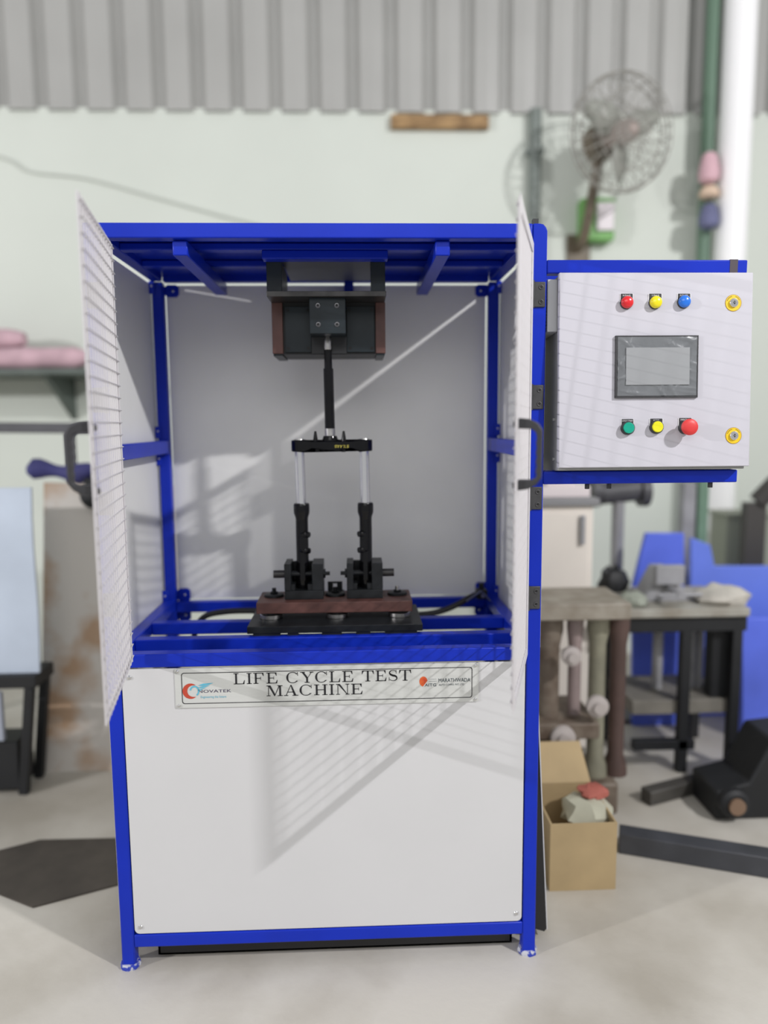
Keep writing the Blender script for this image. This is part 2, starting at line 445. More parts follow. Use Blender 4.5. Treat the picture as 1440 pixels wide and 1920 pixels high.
# crescent and winged ring
cx, cz, R0 = .2125, .7735, .0205
cres = []
for i in range(28):
    def pp(t):
        a = math.radians(50+260*t); w = .0118*math.sin(PI*t)**.8+.0004
        return (cx+R0*math.cos(a), cz+R0*math.sin(a)), (cx+(R0-w)*math.cos(a), cz+(R0-w)*math.sin(a))
    a, b = pp(i/28), pp((i+1)/28); cres.append([a[0], b[0], b[1], a[1]])
flat(cres, LRED, sp, 'crescent_emblem')
ring = []
for i in range(24):
    a0, a1 = math.radians(-60+230*i/24), math.radians(-60+230*(i+1)/24)
    ring.append([(cx+.010+r*math.cos(a), cz+r*math.sin(a)*1.15) for r, a in ((.0125, a0), (.0125, a1), (.009, a1), (.009, a0))])
for k in range(3):
    z = .7945-k*.0062; xr = .272-k*.009
    ring.append([(.232-k*.001, z-.006), (.245, z-.0015), (xr, z), (xr-.014, z-.0052), (.240, z-.0075)])
flat(ring, LBLU, sp, 'wing_emblem', yp-.0002)
text_part('lettering', 'NOVATEK', .231, .3165, .7685, .7765, yp, LPUR, sp)
text_part('lettering', 'Engineering the future', .238, .303, .7525, .7605, yp, LBLU, sp)
orb = [[(.8135+.0105*math.cos(2*PI*i/20), .786+.0135*math.sin(2*PI*i/20)) for i in range(20)]]
flat(orb, LORG, sp, 'orange_emblem')
flat([[(.812, .772), (.817, .772), (.828, .787), (.8235, .787)]], SIGN, sp, 'emblem_gap', yp-.0002)
text_part('lettering', 'AITG', .8165, .847, .7725, .7805, yp-.0003, LTEAL, sp)
text_part('lettering', 'MARATHWADA', .853, .9365, .783, .793, yp, LTEAL, sp)
text_part('lettering', 'AUTO COMPO. PVT. LTD.', .854, .921, .7735, .7785, yp, LTEAL, sp)
flat([S(.826, .7915, .847, .7920), S(.828, .786, .849, .7865)], LTEAL, sp, 'thin_lines')

# ------------------------------------------------------------------ mesh doors and hinges
def door(hinge, free, z0, z1, outward, label):
    hx, hy = hinge; L = math.hypot(free[0]-hx, free[1]-hy)
    ds = Vector(((free[0]-hx)/L, (free[1]-hy)/L, 0)); dn = Vector((-ds.y, ds.x, 0))
    if dn.x*outward < 0: dn = -dn
    tf = lambda p: Vector((hx, hy, 0)) + ds*p.x + dn*p.y + Vector((.0*(p.z-1.37)*p.x/L*(1 if outward < 0 else -.0), 0, p.z))
    d = part('door', mach, (hx, hy, z0), label)
    sw, th = .026, .003
    m = lambda: MB(tf)
    for b in ((0, sw, 0, th, z0, z1), (L-sw, L, 0, th, z0, z1), (sw, L-sw, 0, th, z0, z0+sw), (sw, L-sw, 0, th, z1-sw, z1)):
        q = m().box(*b)
        q.build('frame_strip', MESHW, d, bevel=.0008)
    wm = m()
    p = .0292; r = .0016; rv = .0020; yv = -.0016; yh = -.0046
    k = 0; sx = .014
    while sx < L-.006:
        wm.tube([(sx, yv, z0+.006), (sx, yv, z1-.006)], rv, 6); sx += p
    z = z0+.02
    while z < z1-.008:
        pts = []; sx = .006; j = 0
        while sx < L-.004:
            pts.append((sx, yh, z + .0022*math.sin(sx*9+z*11)*0)); sx += p/2
        pts.append((L-.005, yh, z))
        wm.tube(pts, r, 6); z += p
    w = wm.build('wire_mesh', MESHW, d); w['kind'] = 'stuff'
    # D handle with finger grips, on the outer face
    hz0, hz1 = 1.318, 1.462
    prof = [(0, hz0), (.004, hz0-.0), (.022, hz0+.003), (.036, hz0+.011), (.046, hz0+.024), (.047, hz1-.024), (.038, hz1-.010), (.022, hz1-.002), (.004, hz1), (0, hz1)]
    inner = [(0, hz1-.021), (.026, hz1-.022), (.034, hz1-.028), (.037, hz1-.040)]
    za, zb = hz1-.040, hz0+.03
    for i in range(1, 17):
        t = i/16; inner.append((.0375-.0025*abs(math.sin(t*PI*4))+0*.1, za+(zb-za)*t))
    inner += [(.034, hz0+.024), (.027, hz0+.021), (0, hz0+.021)]
    s0, s1 = L-.036, L-.012
    hb = m()
    # outer arc and inner edge paired into strips
    def resample(P, n):
        d_ = [0]
        for a, b in zip(P, P[1:]): d_.append(d_[-1]+math.hypot(b[0]-a[0], b[1]-a[1]))
        out = []
        for i in range(n):
            t = d_[-1]*i/(n-1); k = 0
            while k < len(P)-2 and d_[k+1] < t: k += 1
            u = (t-d_[k])/max(1e-9, d_[k+1]-d_[k]); out.append((P[k][0]+(P[k+1][0]-P[k][0])*u, P[k][1]+(P[k+1][1]-P[k][1])*u))
        return out
    N = 44
    A = resample(prof, N); B = resample(list(reversed(inner)), N)
    vs = [(s, th+a, b) for s in (s0, s1) for (a, b) in A] + [(s, th+a, b) for s in (s0, s1) for (a, b) in B]
    fs = []
    for i in range(N-1):
        fs += [(i, i+1, 2*N+i+1, 2*N+i), (N+i, 3*N+i, 3*N+i+1, N+i+1), (i, N+i, N+i+1, i+1), (2*N+i, 2*N+i+1, 3*N+i+1, 3*N+i)]
    fs += [(0, 2*N, 3*N, N), (N-1, 2*N-1, 4*N-1, 3*N-1)]
    hb.add(vs, fs)
    hb.build('handle', PLAST, d, bevel=.002)
    for z in (hz0+.009, hz1-.012):
        m().lathe(((s0+s1)/2, -.0005, z), (0, -1, 0), [(.0065, 0), (.0065, .004), (.005, .007), (.001, .008)], 12).build('handle_nut', HINGEM, d)
    return d
ZD0, ZD1 = .857, 1.884
door((.072, -.014), (.1405, -.418), ZD0, ZD1, -1, 'left mesh door swung open')
door((1.0805, -.014), (.9605, -.403), ZD0, ZD1, 1, 'right mesh door swung open')
def hinge(x0, x1, z0, z1, side):
    o = MB().box(x0, x1, -.0045, 0, z0, z1).build('hinge', HINGEM, mach, bevel=.002)
    bx = x0 if side > 0 else x1
    MB().cyl((bx-.002*side, -.008, z0-.002), (bx-.002*side, -.008, z1+.002), .0065, 12).build('hinge_barrel', HINGEM, o)
    for z in (z0+.013, z1-.013):
        xx = (x0+x1)/2+.005*side
        MB().lathe((xx, -.0045, z), (0, -1, 0), [(.0062, 0), (.0062, .001), (.0045, .0015), (.0028, .0008), (.0028, .0002)], 14).build('hinge_screw', HINGEM, o)
        MB().cyl((xx, -.0052, z), (xx, -.0058, z), .0026, 10).build('screw_socket', HOLE, o)
for z0, z1 in ((1.735, 1.796), (1.486, 1.546), (1.233, 1.291), (.974, 1.034)):
    hinge(1.084, 1.1165, z0, z1, 1); hinge(.0035, .036, z0, z1, -1)

# ------------------------------------------------------------------ clamp head hanging from the roof
head = thing('clamp_head', (.572, .3, 1.65), 'black clamp head with brown side plates hung under the machine roof', 'clamp')
MB().box(.413, .732, .18, .45, 1.7925, 1.8065).build('top_plate', EDGEST, head, bevel=.001)
for x0, x1 in ((.411, .452), (.692, .731)):
    MB().box(x0, x1, .205, .245, 1.8065, 1.893).box(x0+.005, x1-.005, .245, .44, 1.8065, 1.9).build('hanger', DARKST, head, bevel=.001)
for x0, x1 in ((.4145, .4445), (.706, .7335)):
    MB().box(x0, x1, .28, .45, 1.652, 1.7925).build('side_plate', BROWN, head, bevel=.001)
    MB().box(x0+.002, x1-.002, .285, .45, 1.646, 1.652).build('foot_strip', DARKST, head)
MB().box(.4445, .706, .292, .45, 1.65, 1.7925).build('housing', mat('housing_black', (.008, .009, .01), .5), head)
for x0, x1 in ((.4505, .5235), (.6245, .7025)):
    c = MB().box(x0, x1, .283, .292, 1.656, 1.782).build('cover_panel', DARKST, head, bevel=.0008)
    for xx in (x0+.008, x1-.008):
        for zz in (1.666, 1.772):
            MB().cyl((xx, .2835, zz), (xx, .2815, zz), .0042, 12).build('panel_screw', HOLE, c)
MB().box(.5245, .6235, .284, .292, 1.652, 1.70).build('lower_cover', mat('cover_black', (.012, .013, .015), .45), head)
blk = MB().box(.5245, .6225, .20, .30, 1.6975, 1.7925).build('clamp_block', DARKST, head, bevel=.0015)
for xx in (.548, .599):
    for zz in (1.722, 1.772):
        MB().lathe((xx, .2, zz), (0, -1, 0), [(.0072, 0), (.0072, .001), (.0058, .0022), (.0036, .0024), (.0032, .0005)], 18).build('cap_screw', mat('gunmetal', (.16, .16, .165), .3, metal=.8) if (xx, zz) == (.548, 1.722) else bpy.data.materials['gunmetal'], blk)
        MB().cyl((xx, .1978, zz), (xx, .1968, zz), .0032, 6).build('screw_socket', HOLE, blk)

# ------------------------------------------------------------------ fork under test
FY = .28
fork = thing('front_fork', (.573, FY, .96), 'black and chrome motorcycle front fork standing upright in the test fixture', 'fork')
def lean(z): return .570 + (1.69-z)*.009
m = MB()
zs = [(1.6975, .0085), (1.688, .0108), (1.668, .0118), (1.662, .0105), (1.61, .0115), (1.6095, .0142), (1.53, .0142), (1.43, .0145)]
m.rings([(lean(z), FY, z) for z, r in zs[3:]], [r for z, r in zs[3:]], (0, 0, 1), 24)
st = m.build('steerer_tube', FORKB, fork)
MB().rings([(lean(z), FY, z) for z, r in zs[:4]], [r for z, r in zs[:4]], (0, 0, 1), 24).build('threaded_end', STEEL, st)
MB().rings([(lean(1.44), FY, 1.4405), (lean(1.42), FY, 1.412)], [.0152, .0152], (0, 0, 1), 24).build('bearing_seat', STEEL, st)
MB().rings([(lean(1.42), FY, z) for z in (1.42, 1.409, 1.405)], [.019, .023, .023], (0, 0, 1), 24).build('crown_race', FORKB, st)
# lower triple clamp: plan outline lofted
LX, RX = .4845, .6700
tc = MB()
zb, zt = 1.3755, 1.4085
def ringpts(cx, r, a0, a1, n):
    return [(cx+r*math.cos(math.radians(a0+(a1-a0)*i/n)), r*math.sin(math.radians(a0+(a1-a0)*i/n))) for i in range(n+1)]
plan = ringpts(LX, .0235, 55, 305, 14) + [(.520, -.017), (.545, -.024), (.574, -.029), (.603, -.024), (.634, -.017)] + ringpts(RX, .0235, -125, 125, 14) + [(.634, .014), (.574, .022), (.52, .014)]
def tz(x):
    e = min(abs(x-LX), abs(x-RX)); return zb if e < .03 else zb+.005+.003*math.sin((x-LX)/(RX-LX)*PI*3)
n = len(plan)
vs = [(a, FY+b, tz(a)) for a, b in plan] + [(a, FY+b, zt if min(abs(a-LX), abs(a-RX)) < .03 else zt-.003) for a, b in plan]
tc.add(vs, [tuple(reversed(range(n))), tuple(range(n, 2*n))]+[(i, (i+1) % n, n+(i+1) % n, n+i) for i in range(n)])
tcl = tc.build('triple_clamp', FORKB, fork, bevel=.003)
for xx in (.531, .6115):
    MB().lathe((xx, FY-.012, 1.405), (0, 0, 1), [(.0075, 0), (.006, .01), (.0038, .024), (.003, .0285), (.001, .029)], 12).build('stop_lug', FORKB, tcl)
for xx in (.536, .61):
    MB().cyl((xx, FY-.014, 1.386), (xx, FY-.014, 1.374), .006, 10).build('pinch_bolt', FORKB, tcl)
for xx in (LX, RX):
    MB().lathe((xx, FY, 1.4085), (0, 0, 1), [(.014, 0), (.013, .003), (.001, .0035)], 18).build('tube_cap', STEEL, tcl)
SCR = mat('yellow_marker', (.75, .66, .12), .5)
sc = MB()
for i, pts in enumerate(([(0, .006), (.004, .008), (.004, .001), (0, .002)], [(.007, .007), (.012, .006), (.010, .001), (.007, .004)], [(.015, .008), (.018, .004), (.022, .008), (.018, .004), (.017, 0)], [(.024, .007), (.030, .007), (.025, .001), (.032, .001)], [(.040, .007), (.035, .007), (.036, .004), (.040, .003), (.035, 0)])):
    sc.tube([(.586+a, FY-.0285+.18*a, 1.386+b) for a, b in pts], .0009, 5)
sc.build('marker_scrawl', SCR, tcl)
for sgn, x_ in ((-1, LX), (1, RX)):
    xb = x_ + (.002 if sgn < 0 else .0015)
    MB().rings([(x_-.0005, FY, 1.376), (xb, FY, 1.20)], [.0142, .0142], (0, 0, 1), 28).build('stanchion', CHROME, fork)
    xs = xb
    sl = MB()
    prof = [(1.2275, .0165), (1.2265, .021), (1.222, .0232), (1.205, .0232), (1.198, .0228), (1.185, .0185), (1.178, .018), (1.10, .0182), (1.05, .018), (1.045, .0195), (1.0, .0195), (.972, .0185), (.964, .015)]
    sl.rings([(xs, FY, z) for z, r in prof], [r for z, r in prof], (0, 0, -1), 28)
    s = sl.build('slider', FORKB, fork)
    for zz in (1.137, 1.090):
        l = MB()
        ix = xs - sgn*.008
        l.cyl((ix-sgn*0, FY-.012, zz), (ix-sgn*.013, FY-.021, zz), .0085, 14)
        l.lathe((ix-sgn*.002, FY-.018, zz), (0, -1, 0), [(.0075, 0), (.007, .006), (.003, .008)], 14)
        l.build('caliper_lug', FORKB, s)
    MB().box(xs-.012-sgn*.006, xs+.012-sgn*.006, FY-.0215, FY-.012, 1.085, 1.142).build('rib', FORKB, s, bevel=.004)

# ------------------------------------------------------------------ base fixture
fix = thing('base_fixture', (.58, .26, .8722), 'black steel base plate fixture with brown bar and fork yokes on the deck rails', 'fixture')
BPX0, BPX1 = .339, .8255
MB().box(BPX0, BPX1, .145, .372, .879, .899).build('base_plate', BLACKST, fix, bevel=.0015)
for x0, x1 in ((.355, .43), (.45, .48), (.545, .60), (.64, .68), (.72, .81)):
    MB().box(x0, x1, .147, .163, .8722, .879).box(x0, x1, .303, .333, .8722, .879).build('shim', BLACKST, fix)
MB().box(.3585, .8015, .20, .345, .921, .952).build('support_bar', BROWN, fix, bevel=.0015)
for xx in (.395, .585, .766):
    pk = MB()
    pk.rings([(xx, .245, .899), (xx, .245, .9), (xx, .245, .9105), (xx, .245, .912)], [.031, .0325, .0325, .031], (0, 0, 1), 32)
    pk.build('spacer_disc', STEEL, fix)
    MB().cyl((xx, .245, .912), (xx, .245, .921), .024, 24).build('spacer_neck', BLACKST, fix)
for xx in (.400, .580, .763):
    wz = MB()
    wz.rings([(xx, .285, .952), (xx, .285, .958), (xx, .285, .9595)], [.0285, .0285, .026], (0, 0, 1), 28)
    wo = wz.build('clamp_washer', BLACKST, fix)
    MB().cyl((xx, .29, .9595), (xx, .29, .9645), .012, 6).build('hex_nut', BLACKST, wo)
    MB().cyl((xx, .29, .9645), (xx, .29, .9755), .0062, 14).build('stud', STEEL if xx > .7 else BLACKST, wo)
# little slotted bracket standing behind the bar
b = MB()
b.box(.556, .572, .335, .341, .952, .982).box(.584, .600, .335, .341, .952, .982).box(.572, .584, .335, .341, .976, .982).box(.572, .584, .335, .341, .952, .957).box(.556, .605, .31, .341, .952, .956)
b.build('slotted_bracket', BLACKST, fix, bevel=.001)
for (x0, x1, pin, nut) in ((.436, .547, -1, 1), (.615, .7185, 1, -1)):
    y = part('yoke', fix, ((x0+x1)/2, .28, .952))
    MB().box(x0, x0+.019, .235, .325, .978, 1.056).box(x1-.0315, x1, .235, .325, .978, 1.056).box(x0, x1, .235, .325, .952, .978).box(x0+.019, x1-.0315, .313, .325, .978, 1.05).build('yoke_body', BLACKST, y, bevel=.0015)
    MB().box(x0+.017, x0+.03, .24, .32, .978, .996).box(x1-.045, x1-.03, .24, .32, .978, .996).build('yoke_step', BLACKST, y, bevel=.001)
    xo = x0 if pin < 0 else x1
    MB().cyl((xo+pin*.034, .27, 1.021), (xo-pin*.004, .27, 1.021), .0115, 18).build('axle_end', EDGEST, y)
    xo = x1 if nut > 0 else x0
    MB().cyl((xo, .27, 1.021), (xo+nut*.006, .27, 1.021), .014, 6).build('axle_nut', BLACKST, y)
    MB().cyl((xo+nut*.006, .27, 1.021), (xo+nut*.0185, .27, 1.021), .0058, 12).build('axle_thread', BLACKST, y)
    MB().cyl((x0+.005, .27, 1.021), (x1-.005, .27, 1.021), .008, 12).build('axle', BLACKST, y)

# ------------------------------------------------------------------ hoses and corner fittings
def smooth(P, n=8):
    P = [Vector(p) for p in P]; out = []
    for i in range(len(P)-1):
        p0, p1, p2, p3 = P[max(i-1, 0)], P[i], P[i+1], P[min(i+2, len(P)-1)]
        for k in range(n):
            t = k/n
            out.append(.5*((2*p1)+(-p0+p2)*t+(2*p0-5*p1+4*p2-p3)*t*t+(-p0+3*p1-3*p2+p3)*t**3))
    out.append(P[-1]); return out
hs = MB().tube(smooth([(.11, .50, .70), (.118, .5, .79), (.15, .5, .838), (.215, .5, .853), (.30, .5, .855), (.40, .5, .848), (.56, .5, .84), (.70, .5, .835), (.83, .5, .832), (.90, .5, .838), (.96, .5, .858), (1.02, .52, .884), (1.06, .54, .893)]), .0095, 10)
tag(hs.build('hose', RUBBER_SHADE), 'black rubber hose arching across the rear of the machine deck', 'hose')
v = thing('hose_fitting', (1.06, .54, .8722), 'small dark valve fitting in the rear right deck corner', 'fitting')
MB().box(1.04, 1.075, .52, .56, .874, .905).build('valve_body', BLACKST, v, bevel=.003)
MB().cyl((1.057, .54, .905), (1.057, .54, .925), .009, 12).build('knob', BLACKST, v)
MB().cyl((1.0575, .505, .89), (1.0575, .522, .89), .007, 12).build('nipple', STEEL, v)
MB().bar((1.0, .49, .8755), (1.05, .50, .908), .012, .003).bar((1.05, .5, .908), (1.078, .49, .8755), .012, .003).build('angle_bracket', mat('scuffed_blue_grey', (.06, .07, .16), .3, metal=.5), v)

# ------------------------------------------------------------------ control cabinet
cab = thing('control_cabinet', (1.385, .08, 1.329), 'light grey electrical control cabinet with screen, lamps and buttons on the blue arms', 'cabinet')
CX0, CX1, CZ0, CZ1, CYF = 1.146, 1.627, 1.3375, 1.8125, -.03
MB().box(CX0+.003, CX1-.003, -.012, .165, 1.331, CZ1-.002).build('body', mat('cabinet_side_grey', (.36, .37, .36), .5), cab, bevel=.002)
dr = MB().box(CX0, CX1, CYF, -.013, CZ0, CZ1).build('door', CABW, cab, bevel=.002)
vt = MB().box(CX0-.0225, CX0+.003, -.004, .115, 1.675, 1.803).build('vent_cover', mat('vent_grey', (.50, .51, .52), .5), cab, bevel=.002)
for i in range(13):
    z = 1.684+i*.0088
    MB().box(CX0-.025, CX0-.0225, .004, .107, z, z+.0042).build('louvre_slat', PLAST, vt)
for zz in (1.46, 1.36):
    MB().cyl((CX0+.003, .02, zz), (CX0-.002, .02, zz), .004, 8).build('side_screw', SCREWM, cab)
def legend(par, x0, x1, zt, zb, txt):
    lw = plate('legend_plate', x0, x1, zb, zt, CYF-.0018, CYF, .002, LEG, par)
    MB().box(x0-.0015, x0, CYF-.0015, CYF, zb+.006, zt).build('legend_edge', WPRINT, par)
    MB().box(x1, x1+.0015, CYF-.0015, CYF, zb+.006, zt).build('legend_edge', WPRINT, par)
    w = min(x1-x0-.003, .0024*len(txt)+.002); c = (x0+x1)/2
    text_part('lettering', txt, c-w/2, c+w/2, zt-.0061, zt-.0022, CYF-.0021, WPRINT, par)
def lampp(name, x, z, col, lx0, lx1, zt, txt, label):
    p = part(name, cab, (x, CYF, z), label)
    legend(p, lx0, lx1, zt, z-.004, txt)
    MB().lathe((x, CYF, z), (0, -1, 0), [(.0160, 0), (.0160, .0045), (.0150, .0055)], 28).build('bezel', PLAST, p)
    MB().lathe((x, CYF-.005, z), (0, -1, 0), [(.0148, 0), (.0150, .0035), (.0143, .006), (.0122, .0085), (.008, .0104), (.003, .0112), (.0004, .0114)], 28).build('lens', col, p)
lampp('pilot_lamp', 1.311, 1.7395, RED, 1.2965, 1.3265, 1.761, 'R-PHASE', 'red pilot lamp')
lampp('pilot_lamp', 1.382, 1.7395, YEL, 1.367, 1.398, 1.761, 'Y-PHASE', 'yellow pilot lamp')
lampp('pilot_lamp', 1.453, 1.741, BLU, 1.4385, 1.4695, 1.761, 'B-PHASE', 'blue pilot lamp')
def pushb(x, z, col, lx0, lx1, zt, txt, label):
    p = part('push_button', cab, (x, CYF, z), label)
    legend(p, lx0, lx1, zt, z-.004, txt)
    MB().lathe((x, CYF, z), (0, -1, 0), [(.0168, 0), (.0168, .008), (.0155, .0105), (.0138, .0105)], 28).build('bezel', PLAST, p)
    MB().lathe((x, CYF-.009, z), (0, -1, 0), [(.0136, 0), (.0136, .004), (.0125, .0055), (.0004, .005)], 28).build('button_cap', col, p)
pushb(1.3165, 1.4345, GRN, 1.302, 1.3315, 1.4565, 'CYCLE START', 'green push button')
pushb(1.3885, 1.4365, YELB, 1.3735, 1.4045, 1.457, 'RESET', 'yellow push button')
ex, ez = 1.461, 1.4345
p = part('emergency_stop', cab, (ex, CYF, ez), 'red mushroom emergency stop button')
legend(p, 1.446, 1.4775, 1.458, ez-.002, 'EMERGENCY')
MB().lathe((ex, CYF, ez), (0, -1, 0), [(.0165, 0), (.0165, .008), (.0145, .01), (.0125, .012), (.0125, .022)], 28).build('bezel', PLAST, p)
MB().lathe((ex, CYF-.020, ez), (0, -1, 0), [(.013, 0), (.0195, .0045), (.0202, .008), (.0198, .0115), (.0165, .0145), (.009, .0162), (.0004, .0165)], 32).build('mushroom_head', ESTOP, p)
# touch screen
hm = part('touch_screen', cab, (1.387, CYF, 1.584), 'dark touch screen under wrinkled film')
plate('screen_bezel', 1.2885, 1.4865, 1.5125, 1.6565, CYF-.0055, CYF, .002, PLAST, hm)
fm = MB(); nx, nz = 80, 58; rnd = random.Random(5)
folds = [(rnd.uniform(1.29, 1.485), rnd.uniform(1.515, 1.655), rnd.uniform(0, PI), rnd.uniform(.006, .014), rnd.uniform(.0006, .0016)) for _ in range(46)]
vs = []
for i in range(nx+1):
    for k in range(nz+1):
        x_, z_ = 1.289+.197*i/nx, 1.513+.143*k/nz
        h_ = 0
        for fx, fz, fa, fw, fh in folds:
            u_ = (x_-fx)*math.cos(fa)+(z_-fz)*math.sin(fa); v_ = -(x_-fx)*math.sin(fa)+(z_-fz)*math.cos(fa)
            h_ += fh*math.exp(-(u_/fw*2.2)**2-(v_/.03)**2)
        vs.append((x_, CYF-.0062-min(h_, .0022), z_))
fs = []
for i in range(nx):
    for k in range(nz):
        x_, z_ = 1.289+.197*(i+.5)/nx, 1.513+.143*(k+.5)/nz
        if 1.3105 < x_ < 1.4665 and 1.5405 < z_ < 1.629: continue
        a_ = i*(nz+1)+k; fs.append((a_, a_+nz+1, a_+nz+2, a_+1))
fm.add(vs, fs); fm.build('protective_film', FILM, hm)
MB().box(1.284, 1.2885, CYF-.0062, CYF, 1.511, 1.6575).box(1.4865, 1.490, CYF-.0062, CYF, 1.511, 1.6575).box(1.284, 1.49, CYF-.0062, CYF, 1.508, 1.5125).box(1.284, 1.49, CYF-.0062, CYF, 1.6565, 1.6595).build('bezel_rim', PLAST, hm)
MB().box(1.3095, 1.4675, CYF-.0088, CYF-.0058, 1.5395, 1.630).build('display', SCREEN, hm)
for (kx, kz) in ((1.578, 1.7385), (1.585, 1.4135)):
    p = part('key_lock', cab, (kx, CYF, kz), 'round chrome key lock with yellow ring')
    MB().lathe((kx, CYF, kz), (0, -1, 0), [(.0205, 0), (.0205, .0006)], 36).build('ring_edge', mat('amber_edge', (.35, .2, .01), .5) if kz > 1.6 else bpy.data.materials['amber_edge'], p)
    MB().lathe((kx, CYF, kz), (0, -1, 0), [(.0192, 0), (.0192, .001)], 36).build('yellow_ring', KEYY, p)
    a = MB()
    for a0, a1 in ((25, 75), (105, 165)):
        for i in range(10):
            t0, t1 = math.radians(a0+(a1-a0)*i/10), math.radians(a0+(a1-a0)*(i+.55)/10)
            a.add([(kx+r*math.cos(t), CYF-.0013, kz+r*math.sin(t)) for r, t in ((.0172, t0), (.0172, t1), (.0155, t1), (.0155, t0))], [(0, 1, 2, 3)])
    a.build('ring_print', INK, p, smooth=False)
    MB().lathe((kx, CYF-.0008, kz), (0, -1, 0), [(.0112, 0), (.0108, .004), (.009, .0058), (.0045, .0062)], 28).build('lock_barrel', CHROME, p)
    MB().prism([(-.0032, 0), (0, -.005), (.0032, 0), (0, .005)], lambda q, b_, d: Vector((kx+q, d, kz+b_)), CYF-.0075, CYF-.0068).build('keyway', HOLE, p)
    MB().cyl((kx, CYF-.0074, kz), (kx, CYF-.0082, kz), .0016, 10).build('key_pin', CHROME, p)

# ------------------------------------------------------------------ workshop behind: left side
PINK = mat('pink_cloth', (.62, .42, .47), .8, noise=.25, nscale=9)
SHELF = mat('dark_green_steel', (.10, .125, .11), .5, noise=.3, nscale=6)
DKGREY = mat('dark_grey_paint', (.085, .085, .095), .5, noise=.3, nscale=8)
RUST = mat('rust_mottled_sheet', (.62, .58, .53), .6, nscale=4.5, col2=(.46, .31, .20), ramp=(.36, .52), bump=.05)
PALEB = mat('pale_blue_sheet', (.60, .68, .80), .35, noise=.15, nscale=3)
NAVY = mat('navy_cloth', (.06, .06, .22), .7, noise=.3, nscale=8)
BLK = mat('matt_black', (.012, .013, .015), .6, noise=.3, nscale=8)

# wall shelf with pink rolls
p0 = at(-260, 695, 2.3); p1 = at(176, 695, 2.3)
sh = thing('wall_shelf', (p0.x, 2.5, p0.z-.03), 'dark green steel wall shelf at left carrying pink rolls', 'shelf')
MB().box(p0.x, p1.x, 2.2, WY, p0.z-.03, p0.z).build('shelf_board', SHELF, sh, bevel=.003)
for xx in (p0.x+.2, at(85, 700, 2.3).x):
    MB().prism([(2.25, p0.z-.03), (WY, p0.z-.03), (WY, p0.z-.27)], lambda a, b, d: Vector((d, a, b)), xx, xx+.03).build('shelf_bracket', SHELF, sh)
for i, (yy, zz, r_, x1_, lb) in enumerate(((2.32, .062, .062, 172, 'pink cloth roll lying along the front edge of the green wall shelf'), (2.5, .07, .07, 120, 'thicker pink cloth roll behind the front roll on the green wall shelf'), (2.41, .175, .06, 40, 'shorter pink cloth roll stacked on top of two others'))):
    xa = p0.x+.05; xb = at(x1_, 660, 2.35).x
    m = MB(); cs, rs = [], []
    for k in range(15):
        t = k/14; cs.append((xa+(xb-xa)*t, yy+.006*math.sin(k*1.7), p0.z+zz)); rs.append(r_*(.93+.06*math.sin(k*2.1+i)) if 0 < k < 14 else r_*.6)
    m.rings(cs, rs, (1, 0, 0), 18)
    tag(m.build('cloth_roll', PINK), lb, 'cloth roll', 'pink rolls on the wall shelf')
# grey trestle rail in front of the wall
a, b = at(-200, 800, 1.7), at(172, 803, 1.7)
tr = thing('steel_trestle', (b.x, 1.7, 0), 'dark grey steel trestle with thin rail behind left mesh door', 'trestle')
MB().bar(a, b, .05, .05).build('rail', DKGREY, tr, bevel=.004)
q = at(132, 830, 1.7).x
for xx in (q, a.x+.1):
    MB().box(xx-.02, xx+.02, 1.68, 1.72, 0, a.z-.02).build('leg', DKGREY, tr, bevel=.003)
    MB().box(xx-.03, xx+.03, 1.5, 1.9, 0, .03).build('foot_bar', DKGREY, tr, bevel=.003)
# rusty sheet leaning, base at the floor
bl = floor_at(40, 1452); br = floor_at(262, 1440)
yb = (bl.y+br.y)/2; tl = at(60, 905, yb+.22)
m = MB(); zt = tl.z
poly = []
x0, x1 = at(58, 1200, yb).x, at(330, 1200, yb).x
N = 8
vs = []
for i in range(N+1):
    t = i/N; vs += [(x0, yb+.22*t+.012*math.sin(t*3), zt*t), (x1, yb+.22*t+.010*math.sin(t*4), zt*t-.02*t)]
vs2 = [(x_, y_+.012, z_) for x_, y_, z_ in vs]; k = len(vs)
fs = [(2*i, 2*i+1, 2*i+3, 2*i+2) for i in range(N)] + [(k+2*i, k+2*i+2, k+2*i+3, k+2*i+1) for i in range(N)]
fs += [(2*i, 2*i+2, k+2*i+2, k+2*i) for i in range(N)] + [(2*i+1, k+2*i+1, k+2*i+3, 2*i+3) for i in range(N)] + [(0, k, k+1, 1), (2*N, 2*N+1, k+2*N+1, k+2*N)]
m.add(vs+vs2, fs)
tag(m.build('metal_sheet', RUST), 'rust mottled grey metal sheet leaning upright behind the left door', 'sheet')
# navy cloth bundle draped over the sheet's top edge
m = MB(); xa, xb = at(48, 880, yb+.2).x, at(176, 880, yb+.2).x
cs, rs = [], []
for i in range(13):
    t = i/12; cs.append((xa+(xb-xa)*t, yb+.225, zt+.04+.018*math.sin(t*5+1)+.02*t)); rs.append((.036+.010*math.sin(i*.8+.5))*(.55 if i in (0, 12) else 1))
m.rings(cs, rs, (1, 0, 0), 14)
tag(m.build('cloth_bundle', NAVY), 'navy blue cloth bundle lying on top edge of the rusty sheet', 'cloth')
m = MB(); c_ = at(160, 915, yb+.05)
m.lathe((c_.x, c_.y+.14, c_.z-.04), (0, -1, 0), [(.055, 0), (.06, .02), (.055, .06), (.03, .075)], 18)
m.box(c_.x-.05, c_.x+.03, c_.y+.13, c_.y+.19, c_.z-.02, c_.z+.03)
tag(m.build('black_clamp', BLK), 'black clamp gripping the top corner of the rusty sheet', 'clamp')
